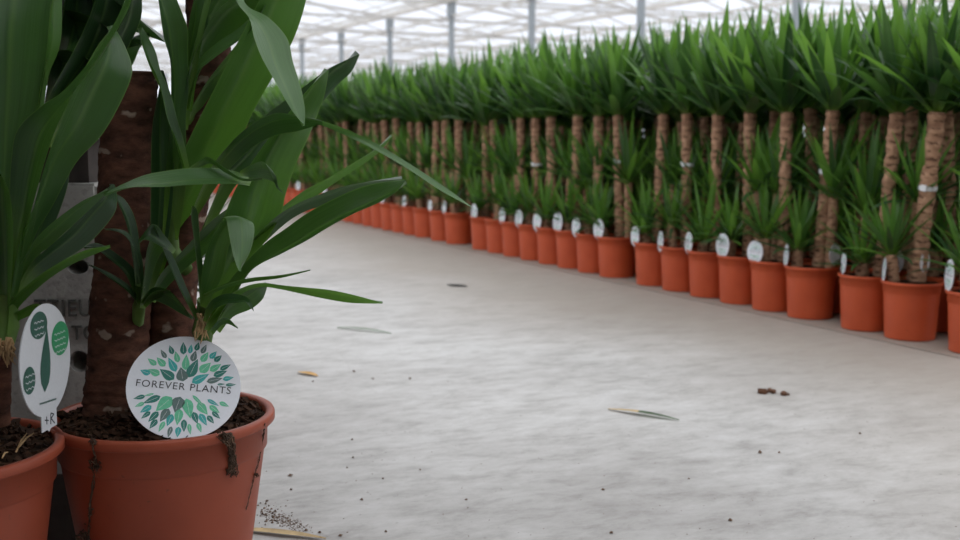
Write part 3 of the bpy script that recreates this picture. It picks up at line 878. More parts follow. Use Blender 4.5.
def husk(root, pts, n, rnd, spread=0.012, ln=0.05):
    mb = MB()
    for _ in range(n):
        p = Vector(pts) - root.location + Vector((rnd.uniform(-1, 1), rnd.uniform(-1, 1), rnd.uniform(-1, 1))) * spread
        e = p + Vector((rnd.uniform(-.4, .4), rnd.uniform(-.4, .4), -1)).normalized() * ln * rnd.uniform(.4, 1.1)
        mid = (p + e) / 2 + Vector((rnd.uniform(-1, 1), rnd.uniform(-1, 1), 0)) * .006
        mb.tube([p, mid, e], [.0022, .002, .0005], 5)
    return link('dry_husk', mb.mesh('dry_husk', M_HUSK), root)

N_SOIL = soil_mesh(NR * .915, NH * .965, .015, .006, 12, 48, 5)
N_CANE = cane_mesh(.04, 0.6, .024, .004, M_BARK, 20, 3, .12)
N_CROWN = [crown_mesh(52, .45, .68, .066, 84, 80 + s, .7, M_LEAF_DARK, 8) for s in range(2)]
# the plant with the round label
P1 = Vector((0.313, 1.790, 0))
near = thing('potted_yucca', 'large potted yucca nearest the camera, bearing the round forever plants label', 'potted plant', P1)
near_pot(near, 3)
near_cane(near, [at(117, 418, 1.79), at(119, 330, 1.81), at(125, 200, 1.81), at(132, 72, 1.81)], [.054, .047, .043, .042], 1)
near_cane(near, [at(172, 415, 1.86), at(172, 310, 1.86), at(194, 150, 1.88), at(208, 60, 1.88), at(204, -60, 1.88), at(202, -240, 1.88)], [.041, .038, .036, .036, .035, .034], 2)
hc = link('leaf_crown', N_CROWN[0], near); hc.location = at(202, -240, 1.88) - P1
hc2 = None
G = lambda *a, **k: big_leaf(near, *a, **k)
# stems of the shoots
def stem(root, pts, rads, m):
    mb = MB(); mb.tube([Vector(p) - root.location for p in pts], rads, 14)
    return link('shoot_stem', mb.mesh('shoot_stem', m, True), root)
M_STEM = plain('pale_green_stem', (0.10, 0.19, 0.035), 0.5, var=.3, scale=25)
stem(near, [at(203, 345, 1.77), at(203, 330, 1.735), at(205, 300, 1.71)], [.013, .017, .012], M_STEM)
stem(near, [at(138, 322, 1.79), at(139, 306, 1.745), at(141, 285, 1.73)], [.009, .010, .007], M_STEM)
stem(near, [at(186, 270, 1.84), at(170, 250, 1.80), at(170, 215, 1.79)], [.012, .015, .011], M_STEM)
husk(near, at(203, 318, 1.712), 26, random.Random(4), .009, .03)
# big upright leaves
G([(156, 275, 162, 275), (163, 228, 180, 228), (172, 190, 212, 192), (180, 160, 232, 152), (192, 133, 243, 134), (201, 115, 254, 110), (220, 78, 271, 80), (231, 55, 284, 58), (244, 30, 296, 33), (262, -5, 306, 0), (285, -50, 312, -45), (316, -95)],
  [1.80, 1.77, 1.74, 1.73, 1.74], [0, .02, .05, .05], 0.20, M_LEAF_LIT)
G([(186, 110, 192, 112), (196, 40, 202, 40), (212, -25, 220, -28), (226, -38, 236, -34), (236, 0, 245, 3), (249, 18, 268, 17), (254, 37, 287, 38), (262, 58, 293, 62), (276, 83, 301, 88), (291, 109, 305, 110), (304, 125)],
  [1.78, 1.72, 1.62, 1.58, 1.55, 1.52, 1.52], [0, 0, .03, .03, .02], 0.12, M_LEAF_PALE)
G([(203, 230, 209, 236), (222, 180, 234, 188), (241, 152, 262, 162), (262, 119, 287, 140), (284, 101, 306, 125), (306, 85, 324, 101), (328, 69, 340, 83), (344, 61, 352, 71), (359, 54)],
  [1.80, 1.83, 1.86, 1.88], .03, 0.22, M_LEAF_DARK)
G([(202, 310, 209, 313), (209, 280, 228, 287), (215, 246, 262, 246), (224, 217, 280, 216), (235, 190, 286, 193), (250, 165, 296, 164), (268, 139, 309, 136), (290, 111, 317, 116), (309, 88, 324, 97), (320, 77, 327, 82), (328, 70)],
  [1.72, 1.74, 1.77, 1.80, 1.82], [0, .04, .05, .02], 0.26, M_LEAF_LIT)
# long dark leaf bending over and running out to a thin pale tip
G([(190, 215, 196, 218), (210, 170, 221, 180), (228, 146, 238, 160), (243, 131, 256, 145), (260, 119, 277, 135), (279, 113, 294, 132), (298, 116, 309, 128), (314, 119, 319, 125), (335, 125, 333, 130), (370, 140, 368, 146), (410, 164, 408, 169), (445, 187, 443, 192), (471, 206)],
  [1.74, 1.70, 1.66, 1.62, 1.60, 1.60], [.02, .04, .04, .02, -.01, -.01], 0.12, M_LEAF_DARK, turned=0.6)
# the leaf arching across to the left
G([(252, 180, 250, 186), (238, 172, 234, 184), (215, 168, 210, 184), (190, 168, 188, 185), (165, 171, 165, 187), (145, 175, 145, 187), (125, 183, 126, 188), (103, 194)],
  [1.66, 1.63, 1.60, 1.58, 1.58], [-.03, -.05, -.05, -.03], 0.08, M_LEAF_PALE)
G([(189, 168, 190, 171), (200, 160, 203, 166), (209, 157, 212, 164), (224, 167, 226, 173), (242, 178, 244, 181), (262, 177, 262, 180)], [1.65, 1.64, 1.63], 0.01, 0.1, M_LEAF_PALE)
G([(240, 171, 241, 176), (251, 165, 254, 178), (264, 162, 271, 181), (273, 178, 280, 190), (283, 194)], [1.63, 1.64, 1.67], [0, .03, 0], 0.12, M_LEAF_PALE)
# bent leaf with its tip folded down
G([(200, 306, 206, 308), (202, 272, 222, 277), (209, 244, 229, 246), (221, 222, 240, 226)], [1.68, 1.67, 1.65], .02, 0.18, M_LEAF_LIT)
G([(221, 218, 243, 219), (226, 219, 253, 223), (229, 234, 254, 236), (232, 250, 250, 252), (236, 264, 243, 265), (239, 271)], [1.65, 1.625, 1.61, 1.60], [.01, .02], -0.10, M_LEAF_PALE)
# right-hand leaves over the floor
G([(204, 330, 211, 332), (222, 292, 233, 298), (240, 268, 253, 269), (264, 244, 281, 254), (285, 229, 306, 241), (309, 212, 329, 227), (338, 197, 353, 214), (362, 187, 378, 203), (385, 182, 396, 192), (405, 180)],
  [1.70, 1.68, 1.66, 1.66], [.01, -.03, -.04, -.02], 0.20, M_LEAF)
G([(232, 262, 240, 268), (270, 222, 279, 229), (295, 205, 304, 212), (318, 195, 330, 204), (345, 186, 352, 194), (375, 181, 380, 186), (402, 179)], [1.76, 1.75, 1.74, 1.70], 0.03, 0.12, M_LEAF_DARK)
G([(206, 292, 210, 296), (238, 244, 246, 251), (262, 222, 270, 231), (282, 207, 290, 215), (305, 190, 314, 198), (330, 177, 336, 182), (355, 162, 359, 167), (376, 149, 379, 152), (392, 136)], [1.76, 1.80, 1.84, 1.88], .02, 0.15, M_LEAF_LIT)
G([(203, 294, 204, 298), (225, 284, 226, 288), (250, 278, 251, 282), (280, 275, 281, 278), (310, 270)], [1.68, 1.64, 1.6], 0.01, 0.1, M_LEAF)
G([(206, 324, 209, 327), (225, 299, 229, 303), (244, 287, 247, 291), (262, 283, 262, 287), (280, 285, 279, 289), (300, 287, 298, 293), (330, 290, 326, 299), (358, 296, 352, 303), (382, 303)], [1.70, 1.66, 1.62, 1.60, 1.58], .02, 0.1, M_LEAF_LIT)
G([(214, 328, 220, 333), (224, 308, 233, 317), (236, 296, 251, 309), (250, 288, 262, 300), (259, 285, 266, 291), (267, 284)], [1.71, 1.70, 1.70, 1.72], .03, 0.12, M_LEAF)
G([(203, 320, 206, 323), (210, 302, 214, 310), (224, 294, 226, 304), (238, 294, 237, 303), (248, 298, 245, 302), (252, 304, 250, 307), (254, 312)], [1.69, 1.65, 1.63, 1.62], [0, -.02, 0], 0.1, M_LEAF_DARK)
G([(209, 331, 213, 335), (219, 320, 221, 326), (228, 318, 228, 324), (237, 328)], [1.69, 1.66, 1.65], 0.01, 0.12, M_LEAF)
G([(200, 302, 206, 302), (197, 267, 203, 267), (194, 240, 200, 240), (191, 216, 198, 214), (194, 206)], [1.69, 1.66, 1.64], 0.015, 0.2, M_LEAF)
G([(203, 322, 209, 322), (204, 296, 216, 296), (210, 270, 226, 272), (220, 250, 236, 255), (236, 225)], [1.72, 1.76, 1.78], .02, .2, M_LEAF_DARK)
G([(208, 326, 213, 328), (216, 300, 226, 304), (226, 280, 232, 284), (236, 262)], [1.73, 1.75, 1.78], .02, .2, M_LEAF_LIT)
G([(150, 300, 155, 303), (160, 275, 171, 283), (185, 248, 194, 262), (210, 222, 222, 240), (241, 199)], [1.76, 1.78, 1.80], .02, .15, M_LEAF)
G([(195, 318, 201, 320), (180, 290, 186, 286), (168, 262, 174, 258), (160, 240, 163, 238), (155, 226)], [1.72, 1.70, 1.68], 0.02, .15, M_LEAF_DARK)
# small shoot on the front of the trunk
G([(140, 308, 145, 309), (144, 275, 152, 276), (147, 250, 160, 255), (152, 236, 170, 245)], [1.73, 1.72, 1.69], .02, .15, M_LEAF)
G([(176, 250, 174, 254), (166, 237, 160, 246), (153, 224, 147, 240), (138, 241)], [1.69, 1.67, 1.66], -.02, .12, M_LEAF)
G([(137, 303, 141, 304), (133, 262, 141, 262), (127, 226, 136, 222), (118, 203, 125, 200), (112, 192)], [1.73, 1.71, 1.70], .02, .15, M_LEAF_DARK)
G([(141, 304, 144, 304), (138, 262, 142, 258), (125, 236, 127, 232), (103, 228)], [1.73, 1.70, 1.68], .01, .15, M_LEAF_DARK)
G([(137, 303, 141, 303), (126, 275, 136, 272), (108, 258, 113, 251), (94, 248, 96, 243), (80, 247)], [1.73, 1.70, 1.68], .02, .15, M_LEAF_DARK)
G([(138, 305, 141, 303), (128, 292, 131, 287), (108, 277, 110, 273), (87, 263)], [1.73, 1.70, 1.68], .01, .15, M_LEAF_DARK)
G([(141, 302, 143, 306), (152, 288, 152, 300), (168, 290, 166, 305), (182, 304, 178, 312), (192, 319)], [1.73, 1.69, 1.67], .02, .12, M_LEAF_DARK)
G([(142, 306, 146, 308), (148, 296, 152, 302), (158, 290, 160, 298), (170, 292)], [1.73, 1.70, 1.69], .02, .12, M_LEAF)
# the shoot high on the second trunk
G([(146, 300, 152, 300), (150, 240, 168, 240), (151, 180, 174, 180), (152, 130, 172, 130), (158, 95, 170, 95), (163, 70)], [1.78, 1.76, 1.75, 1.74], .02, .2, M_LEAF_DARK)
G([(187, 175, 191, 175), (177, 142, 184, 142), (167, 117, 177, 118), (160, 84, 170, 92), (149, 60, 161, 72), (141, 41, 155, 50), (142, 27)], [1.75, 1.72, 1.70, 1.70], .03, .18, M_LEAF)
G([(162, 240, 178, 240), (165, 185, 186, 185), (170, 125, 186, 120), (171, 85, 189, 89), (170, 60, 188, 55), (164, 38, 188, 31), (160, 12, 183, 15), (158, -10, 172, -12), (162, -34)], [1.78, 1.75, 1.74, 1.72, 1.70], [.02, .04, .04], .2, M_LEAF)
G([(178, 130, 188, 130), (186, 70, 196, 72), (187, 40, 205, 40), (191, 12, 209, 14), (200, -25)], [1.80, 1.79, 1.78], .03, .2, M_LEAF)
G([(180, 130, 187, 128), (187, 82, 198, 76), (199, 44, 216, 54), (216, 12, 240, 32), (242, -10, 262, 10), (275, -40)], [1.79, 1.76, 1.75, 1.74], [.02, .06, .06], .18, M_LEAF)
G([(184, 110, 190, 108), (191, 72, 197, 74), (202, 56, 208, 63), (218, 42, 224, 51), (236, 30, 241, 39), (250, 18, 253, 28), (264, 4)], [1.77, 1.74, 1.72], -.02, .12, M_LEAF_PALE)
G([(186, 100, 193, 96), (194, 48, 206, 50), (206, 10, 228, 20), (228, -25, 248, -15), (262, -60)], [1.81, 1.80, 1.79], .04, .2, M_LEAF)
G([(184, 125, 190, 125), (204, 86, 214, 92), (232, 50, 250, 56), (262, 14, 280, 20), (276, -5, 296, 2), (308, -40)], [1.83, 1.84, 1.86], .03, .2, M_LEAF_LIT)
# roots and threads hanging over the rim
def strand(root, pts, r, name='hanging_root', seed=0, clump=None):
    rnd_ = random.Random(seed); mb = MB()
    P = [Vector(p) - root.location for p in pts]
    rows = [Vector(q) for q in crom([list(p) for p in P], 8)]
    for j in range(3):
        mb.tube([q + Vector((rnd_.uniform(-1, 1), rnd_.uniform(-1, 1), rnd_.uniform(-1, 1))) * r * 1.1 for q in rows], [r * (1 - 0.55 * i / len(rows)) * 0.7 for i in range(len(rows))], 6)
    for c, s_, n in clump or []:
        c = Vector(c) - root.location
        for _ in range(n):
            a = c + Vector((rnd_.gauss(0, 1), rnd_.gauss(0, .5), rnd_.gauss(0, 1))) * s_ * .5
            mb.tube([a, a + Vector((rnd_.uniform(-1, 1), rnd_.uniform(-.6, .6), rnd_.uniform(-1.2, .6))) * s_, a + Vector((rnd_.uniform(-1, 1), rnd_.uniform(-.6, .6), rnd_.uniform(-2, .2))) * s_], [.0011, .0011, .0004], 5)
    return link(name, mb.mesh(name, M_ROOT, True), root)
M_ROOT = plain('dry_root_fibre', (0.085, 0.048, 0.028), 0.9, var=.5, scale=80)
def rimpt(a_px, y, extra=0.0):
    """a point on the outer wall of the near pot under pixel column a_px, at image height y"""
    z = NH
    for _ in range(30):
        R_ = NR + extra if z > NH * 0.93 else (0.122 + (NR * 0.93 - 0.122) * max(0, z / (NH * .93))) + 0.003 + extra
        best = None
        for k in range(-90, 91):
            th = -PI / 2 - YAW + math.radians(k); P = P1 + Vector((R_ * math.cos(th), R_ * math.sin(th), z)); e_ = abs(px(P) - a_px)
            if best is None or e_ < best[0]: best = (e_, P)
        d = best[1] - CAM; yy = 270 - F * d.dot(UP) / d.dot(FW); z += (yy - y) * d.dot(FW) / F * 0.9
        z = max(0.003, min(NH + 0.004, z))
    return best[1]
strand(near, [rimpt(95, 436, .002), rimpt(94, 446), rimpt(94, 470), rimpt(90, 505), rimpt(88, 535), rimpt(86, 560)], .0020, seed=1, clump=[(rimpt(97, 463), .008, 30), (rimpt(92, 440, .002), .005, 14), (rimpt(86, 537), .012, 40), (rimpt(91, 510), .004, 12)])
for q in range(7):
    strand(near, [rimpt(222 + q * 1.6, 434, .002), rimpt(226 + q * 1.3, 442, .004), rimpt(229 + q, 456, .004), rimpt(230 + q * 1.2, 470 + (q % 3) * 3, .003)], .0020, seed=10 + q, clump=[(rimpt(232, 470, .003), .005, 5), (rimpt(222, 436, .004), .006, 3)])
strand(near, [rimpt(264, 424, .001), rimpt(263, 438), rimpt(259, 460), rimpt(253, 482), rimpt(246, 510)], .0012, seed=30, clump=[(rimpt(256, 474), .004, 8)])

# its round label
L1 = at(184, 387, 1.69)
v = (L1 - CAM).normalized()
U0 = (UP - v * UP.dot(v)).normalized()
tilt = math.radians(23)
up1 = U0 * math.cos(tilt) + v * math.sin(tilt)
R0 = (RT - v * RT.dot(v)).normalized()
rl = math.radians(-5.5)
label_disc('round white label with a burst of green leaves and forever plants lettering', 'round labels in the near pots', L1, R0 * math.cos(rl) + up1 * math.sin(rl), up1 * math.cos(rl) - R0 * math.sin(rl), 111 * 1.69 / F / 2, disc_mesh(0.99))

# the plant cut off by the left edge of the photo
P2 = ground(-66, 447, NH); P2.z = 0
left = thing('potted_yucca', 'large potted yucca cut off by the left edge of the photo', 'potted plant', P2)
near_pot(left, 8)
def at2(x, y, d): return at(x, y, d)
near_cane(left, [at(-62, 450, 1.62), at(-60, 330, 1.63), at(-58, 150, 1.63), at(-58, -300, 1.63)], [.050, .043, .040, .040], 5)
hc = link('leaf_crown', N_CROWN[1], left); hc.location = at(-58, -300, 1.63) - P2
near_cane(left, [at(-6, 425, 1.60), at(-3, 380, 1.59), at(2, 338, 1.58)], [.022, .019, .016], 6)
husk(left, at(6, 340, 1.562), 26, random.Random(9), .009, .035)
stem(left, [at(1, 345, 1.575), at(4, 325, 1.57), at(7, 295, 1.57)], [.017, .021, .014], M_STEM)
H = lambda *a, **k: big_leaf(left, *a, **k)
H([(-2, 325, 9, 325), (-8, 220, 15, 220), (-16, 150, 30, 140), (-22, 95, 43, 92), (-24, 30, 51, 15), (-20, -40, 56, -45), (15, -170)], [1.58, 1.56, 1.54, 1.55], [0, .05, .06], 0.12, M_LEAF)
H([(2, 320, 8, 320), (20, 200, 30, 195), (34, 135, 42, 125), (40, 95, 48, 78), (46, 55, 60, 45), (50, 10, 62, 5), (52, -45, 61, -45), (58, -110)], [1.585, 1.575, 1.575, 1.58], .02, 0.1, M_LEAF_LIT)
H([(2, 322, 9, 322), (7, 250, 21, 250), (9, 200, 33, 205), (11, 160, 44, 164), (17, 130, 54, 134), (40, 107, 65, 110), (61, 93, 77, 86), (80, 73, 90, 68), (97, 52, 103, 51), (114, 24, 119, 26), (125, 0, 131, 2), (136, -32)],
  [1.57, 1.54, 1.50, 1.50, 1.52], [0, -.05, -.05, 0], 0.08, M_LEAF)
H([(8, 312, 14, 313), (18, 260, 25, 262), (27, 226, 38, 230), (34, 205, 52, 207), (46, 162, 76, 163), (59, 126, 101, 136), (73, 90, 119, 106), (87, 64, 131, 78), (99, 44, 131, 62), (109, 31, 123, 42), (113, 25)],
  [1.58, 1.58, 1.57, 1.58, 1.62], [0, .05, .06, .04], 0.16, M_LEAF)
H([(14, 290, 22, 292), (30, 235, 48, 238), (42, 205, 60, 210), (55, 180, 68, 184), (70, 158)], [1.60, 1.61, 1.62], .02, .15, M_LEAF_DARK)
H([(-3, 335, 7, 335), (-16, 260, 13, 255), (-20, 210, 11, 202), (-14, 178, 4, 180), (-8, 162)], [1.56, 1.52, 1.50], -.03, .14, M_LEAF)
H([(7, 292, 14, 300), (26, 254, 32, 262), (40, 234, 50, 246), (62, 215, 72, 226), (84, 200, 92, 207), (108, 190)], [1.58, 1.55, 1.54, 1.56], .02, .12, M_LEAF)
H([(13, 296, 17, 300), (29, 266, 39, 277), (44, 251, 58, 264), (70, 228, 83, 248), (89, 205, 101, 231), (104, 191, 115, 212), (110, 186, 117, 196), (114, 184)], [1.58, 1.59, 1.61, 1.64], [.02, .04, .04], .12, M_LEAF_DARK)
H([(-1, 325, 7, 327), (14, 298, 20, 306), (40, 275, 44, 283), (66, 259, 69, 266), (89, 249, 93, 255), (110, 247)], [1.57, 1.54, 1.53], .02, .12, M_LEAF_LIT)
H([(6, 318, 8, 326), (20, 310, 20, 320), (34, 304, 36, 313), (48, 306)], [1.57, 1.56, 1.56], .01, .2, M_LEAF_LIT)
H([(8, 312, 14, 313), (16, 262, 24, 266), (24, 228, 33, 230), (38, 200)], [1.565, 1.55, 1.55], .01, .15, M_LEAF_LIT)
H([(-6, 325, -1, 325), (-30, 220, -20, 220), (-14, 120, 6, 118), (0, 60, 18, 60), (4, -40)], [1.60, 1.60, 1.60], .02, .15, M_LEAF_DARK)

# its label, turned half away
def side_label():
    c = at(45.5, 360, 1.515)
    v = (c - CAM); hv = v.xy.normalized(); a = math.radians(65)
    b = -hv; nrm = Vector((b.x * math.cos(a) - b.y * math.sin(a), b.x * math.sin(a) + b.y * math.cos(a), 0))
    up = Vector((0, 0, 1)); right = up.cross(nrm)
    q = math.radians(-6)
    up = (Vector((0, 0, 1)) * math.cos(q) + right * math.sin(q) * 0.55)
    if right.dot(RT) < 0: pass
    return c, right, up
c, right, up = side_label()
r2 = 113 * 1.515 / F / 2
t = thing('plant_label', 'white oval label with green spots, turned aside in the left pot', 'plant label', (0, 0, 0), 0, 'round labels in the near pots')
t.matrix_world = frame_matrix(c, right, up, r2)
link('card', disc_mesh(1.30, mats=M_CARD_SHADED), t)
mb = MB()
def blob(x, y, rx, ry, k, rot=0.0):
    n = 28; mb.add([(x + rx * math.cos(2 * PI * i / n) * math.cos(rot) - ry * math.sin(2 * PI * i / n) * math.sin(rot), y + rx * math.cos(2 * PI * i / n) * math.sin(rot) + ry * math.sin(2 * PI * i / n) * math.cos(rot), .016) for i in range(n)], [tuple(range(n))], mi=KEYS.index(k))
blob(-.22, .66, .33, .24, 'f'); blob(.60, .28, .36, .31, 'b'); blob(-.68, -.22, .23, .24, 'f')
leaf_shape(mb, -.02, .02, 1.18, .40, math.radians(80), KEYS.index('f'), .017)
for x0, y0, n in ((-.40, .72, 3), (.36, .38, 4), (-.82, -.14, 3)):       # rows of pale scribble, too small to read
    for j in range(n):
        pts = [(x0 + .045 * i, y0 - .11 * j + .02 * math.sin(i * 2.3 + j)) for i in range(9 if n == 3 else 11)]
        for (xa, ya), (xb, yb) in zip(pts, pts[1:]):
            mb.add([(xa, ya - .008, .0185), (xb, yb - .008, .0185), (xb, yb + .008, .0185), (xa, ya + .008, .0185)], [(0, 1, 2, 3)], mi=6)
for i in range(16): mb.add([(-.34 + .042 * i, -.735 - .004 * i, .016), (-.34 + .042 * i + .028, -.735 - .004 * i, .016), (-.34 + .042 * i + .028, -.70 - .004 * i, .016), (-.34 + .042 * i, -.70 - .004 * i, .016)], [(0, 1, 2, 3)], mi=KEYS.index('f'))
link('printed_leaves', mb.mesh('printed_leaves', [PRN[k] for k in KEYS] + [M_CARD_SHADED]), t)
tab = MB(); tab.box((0.02, -1.08, 0), (.30, .17, .010)); 
for a, b in (((-.16, -1.05), (-.02, -1.09)), ((-.09, -1.0), (-.09, -1.14)), ((.08, -.98), (.06, -1.18)), ((.08, -.98), (.2, -1.03)), ((.2, -1.03), (.08, -1.08)), ((.08, -1.08), (.22, -1.2))):
    tab.bar((*a, .013), (*b, .013), .022, .006, 1)
link('tab', tab.mesh('tab', [M_CARD_SHADED, M_TEXT]), t)

# thin straws on the soil of the left pot
for k, (p, q) in enumerate((((16, 452), (27, 433)), ((19, 447), (34, 433)), ((2, 458), (8, 452)))):
    a = at(*p, 1.50); b = at(*q, 1.52); c0 = P2 + Vector((0, 0, NH * .97))
    mb = MB(); mb.tube([a, (a + b) / 2 + Vector((0, 0, .003)), b], [.0012, .0014, .0006], 6)
    tag(link('dry_straw', mb.mesh('dry_straw', M_HUSK)), ('long pale dry straw leaning on the left pot soil', 'second pale straw crossing the long one on the left pot soil', 'short straw end at the left rim of the photo on the soil')[k], 'straw', 'straws on the left pot')

# ------------------------------------------------------------------ more big yuccas standing behind and beside, plus added unseen beds for shade
def side_plant(label, P, seed, tall, group='large yuccas around the near plants'):
    rn = random.Random(seed)
    t = thing('potted_yucca', label, 'potted plant', P, rn.uniform(0, 6), group)
    link('pot', N_POT, t); link('soil', N_SOIL, t)
    for i, h_ in enumerate(tall):
        a = i * 2.2 + seed; b = Vector((.07 * math.cos(a), .07 * math.sin(a), NH * .93))
        e_ = b + Vector((rn.uniform(-.04, .04), rn.uniform(-.04, .04), h_))
        o = link('trunk', N_CANE, t); o.location = b; L_ = orient(o, b, e_); o.scale = (1, 1, h_ / 0.6)
        k = link('leaf_crown', N_CROWN[i % 2], t); k.location = e_; k.rotation_euler = (0, 0, rn.uniform(0, 6)); s_ = 1.0 if h_ > .5 else .62 if h_ > .2 else .42; k.scale = (s_,) * 3
    return t
Q3 = ground(-84, 353, NH); Q3.z = 0
third = side_plant('large potted yucca behind the left one, mostly hidden by its leaves', Q3, 2, (.72, .30))
Q4 = at(142, 317, 2.75); Q4.z = 0
side_plant('large low potted yucca standing behind the nearest one', Q4, 4, (.10, .13))
third.rotation_euler = (0, 0, 0)
BL = lambda *a, **k: big_leaf(third, *a, m=M_LEAF_DARK, **k)
BL([(-60, 110, -45, 112), (0, 40, 10, 60), (60, 10, 70, 42), (105, 25, 108, 50), (140, 45)], [2.15, 2.1, 2.05], .05, .15)
BL([(-60, 120, -45, 125), (10, 70, 20, 92), (60, 50, 70, 84), (92, 62, 98, 86), (118, 92)], [2.15, 2.1, 2.06], .05, .15)
BL([(-55, 110, -45, 112), (30, 20, 46, 40), (80, -20, 96, 10), (112, -30, 128, 0), (150, -30)], [2.15, 2.1, 2.0], .05, .15)
BL([(-55, 110, -45, 112), (40, 5, 60, 20), (90, -10, 104, 22), (128, 10, 136, 32), (165, 42)], [2.15, 2.1, 2.0], .04, .15)
BL([(60, 120, 70, 122), (72, 70, 86, 72), (88, 30, 104, 32), (96, -20, 112, -20), (104, -60)], [2.12, 2.1, 2.08], .03, .15)
BL([(70, 120, 76, 122), (96, 80, 110, 84), (112, 44, 128, 48), (126, 10, 142, 12), (136, -40)], [2.02, 1.98, 1.96], .03, .15)
BL([(30, 140, 46, 140), (52, 90, 84, 94), (74, 50, 110, 58), (92, 10, 122, 20), (104, -30, 126, -26), (118, -70)], [2.08, 2.06, 2.04, 2.02], .05, .15)
BL([(40, 150, 60, 150), (64, 100, 100, 106), (84, 70, 122, 82), (104, 48, 134, 62), (124, 40, 140, 48), (150, 36)], [2.10, 2.08, 2.06], .05, .15)
BL([(40, 130, 50, 130), (50, 70, 80, 74), (62, 20, 94, 26), (70, -30, 96, -28), (86, -80)], [2.12, 2.1, 2.08], .05, .15)
rn = random.Random(12); i = 0  # unseen plants added on the left to shade the near pots
for x in (-0.50, -0.92, -1.34):
    y = -1.5 + 0.2 * abs(x)
    while y < 3.4:
        if not (x > -0.6 and 1.5 < y < 2.0):
            i += 1
            side_plant('large potted yucca added unseen on the left to shade the near pair', Vector((x + rn.uniform(-.03, .03), y, 0)), 11 + i, (rn.uniform(1.0, 1.2), rn.uniform(.75, .95), rn.uniform(.35, .5)), 'unseen yuccas added for shade on the left')
        y += 0.42
for k in range(12):  # unseen plants added behind the camera to cut the frontal light
    i += 1
    side_plant('large potted yucca added unseen behind the camera to shade the near pots', Vector((0.0 + 0.44 * (k % 6), -0.75 - 0.5 * (k // 6), 0)), 11 + i, (rn.uniform(1.0, 1.2), rn.uniform(.7, .9), rn.uniform(.35, .5)), 'unseen yuccas added for shade behind the camera')

# ------------------------------------------------------------------ litter on the floor
def floor_leaf(label, cat, a, b, wd, m, name='fallen_leaf', curl=.006, cut=None, lift=.002):
    A, B = ground(*a), ground(*b); d = (B - A); L_ = d.length; d.normalize(); sd = Vector((-d.y, d.x, 0))
    mb = MB(); vs = []; uvs = []; fs = []; mi = []
    n = 14
    for i in range(n + 1):
        t = i / n; hw = wd / 2 * max(.03, math.sin(PI * min(.98, .06 + .92 * t)) ** .8)
        c0 = A + d * (L_ * t) + Vector((0, 0, lift + curl * math.sin(PI * t)))
        vs += [c0 - sd * hw + Vector((0, 0, .002)), c0, c0 + sd * hw + Vector((0, 0, .002))]; uvs += [(0, .2 + .8 * t), (.5, .2 + .8 * t), (1, .2 + .8 * t)]
    for i in range(n):
        k = 3 * i; q = 1 if cut and i / n < cut else 0
        mb.add([], [], None)
        mb.v = vs; 
        for f in ((k, k + 1, k + 4, k + 3), (k + 1, k + 2, k + 5, k + 4)):
            mb.f.append(list(f)); mb.uv.append([uvs[j] for j in f]); mb.mi.append(q)
    return tag(link(name, mb.mesh(name, [m, M_YELLOW], True)), label, cat)
M_YELLOW = plain('dead_leaf_straw', (0.46, 0.33, 0.16), 0.7, var=.35, scale=30)
M_AMBER = plain('amber_dead_leaf', (0.52, 0.27, 0.05), 0.6, var=.2)
M_DARKLITTER = plain('dark_litter', (0.05, 0.05, 0.045), 0.8, var=.3)
floor_leaf('fallen narrow leaf, straw yellow at one end and green at the other', 'leaf', (608, 410), (679, 421), .021, M_LEAF, cut=.42)
floor_leaf('amber scrap of dead leaf on the open floor', 'leaf', (298, 373), (318, 377), .026, M_AMBER, curl=.004)
floor_leaf('thin green leaf lying on the floor below the long leaf tips', 'leaf', (337, 328), (391, 334), .020, M_LEAF_PALE)
floor_leaf('dark flat scrap lying in the middle of the aisle', 'leaf', (447, 285), (467, 287), .06, M_DARKLITTER, curl=.001)
floor_leaf('long dry leaf lying beside the near pot', 'leaf', (236, 530), (326, 540), .022, M_YELLOW, curl=.003)
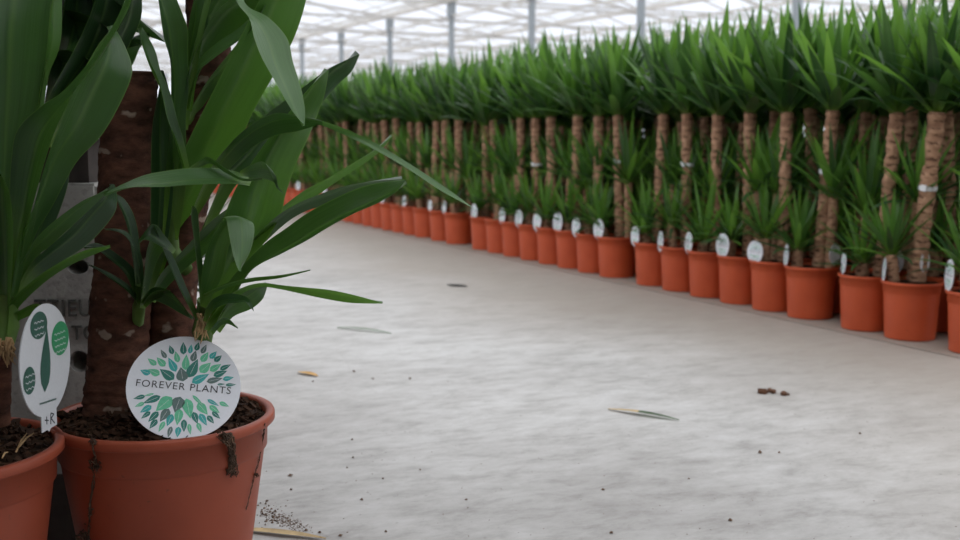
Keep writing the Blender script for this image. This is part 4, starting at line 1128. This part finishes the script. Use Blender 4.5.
for i, (x, y, s_) in enumerate(((766, 393, .018), (784, 395, .013))):
    rn = random.Random(40 + i); mb = MB(); c0 = ground(x, y)
    for k in range(9):
        q = rn.uniform(.3, .7) * s_
        mb.box(c0 + Vector((rn.uniform(-1, 1) * s_ * 1.1, rn.uniform(-1, 1) * s_ * .6, q * .6)), (q, q * .5, q * .5), Matrix.Rotation(rn.uniform(0, 3), 3, 'Z') @ Matrix.Rotation(rn.uniform(-.5, .5), 3, 'X'))
    tag(link('soil_clod', mb.mesh('soil_clod', plain('brown_clod', (.12, .055, .03), .95, var=.4))), ('brown clod of soil on the floor, the larger of two' if i == 0 else 'smaller brown clod right of the larger one'), 'clod', 'clods on the floor')
rn = random.Random(77); mb = MB()
def crumb(c0, s_):
    vs = []
    for x, y, z in ((1, 0, 0), (0, 1, 0), (-1, 0, 0), (0, -1, 0), (0, 0, 1), (0, 0, -.35)):
        vs.append(c0 + Vector((x, y, z * .8 + .28)) * s_ * rn.uniform(.7, 1.3))
    mb.add(vs, [(0, 1, 4), (1, 2, 4), (2, 3, 4), (3, 0, 4), (1, 0, 5), (2, 1, 5), (3, 2, 5), (0, 3, 5)])
for x, y, s_ in ((290, 476, .0065), (291, 490, .004), (383, 479, .0035), (353, 458, .004), (347, 468, .003), (362, 500, .004), (410, 379, .006), (354, 372, .005), (373, 379, .004), (313, 382, .004), (611, 533, .005), (730, 521, .005), (760, 453, .006), (779, 453, .004),
                 (320, 533, .0045), (340, 536, .005), (386, 532, .004), (306, 531, .004), (466, 500, .004), (352, 440, .004), (420, 470, .003), (860, 434, .004), (689, 479, .003), (603, 490, .004)):
    crumb(ground(x, y), s_)
for _ in range(230):
    c0 = ground(rn.uniform(262, 960), 300 + 240 * rn.random() ** .8); crumb(c0, rn.uniform(.0006, .0017))
for _ in range(300):
    a, b = rn.gauss(0, 1), rn.gauss(0, 1); c0 = ground(288 + a * 10 + b * 4, 522 + b * 4.5 + a * 2.0); crumb(c0, rn.uniform(.0007, .0019))
for _ in range(60):
    a, b = rn.gauss(0, 1), rn.gauss(0, 1); c0 = ground(268 + a * 6, 513 + b * 7); crumb(c0, rn.uniform(.001, .0036))
tag(link('soil_crumbs', mb.mesh('soil_crumbs', plain('spilled_soil', (.14, .085, .055), .95, var=.6, scale=200)), None, 'stuff'), 'crumbs of soil spilled over the concrete floor', 'soil')
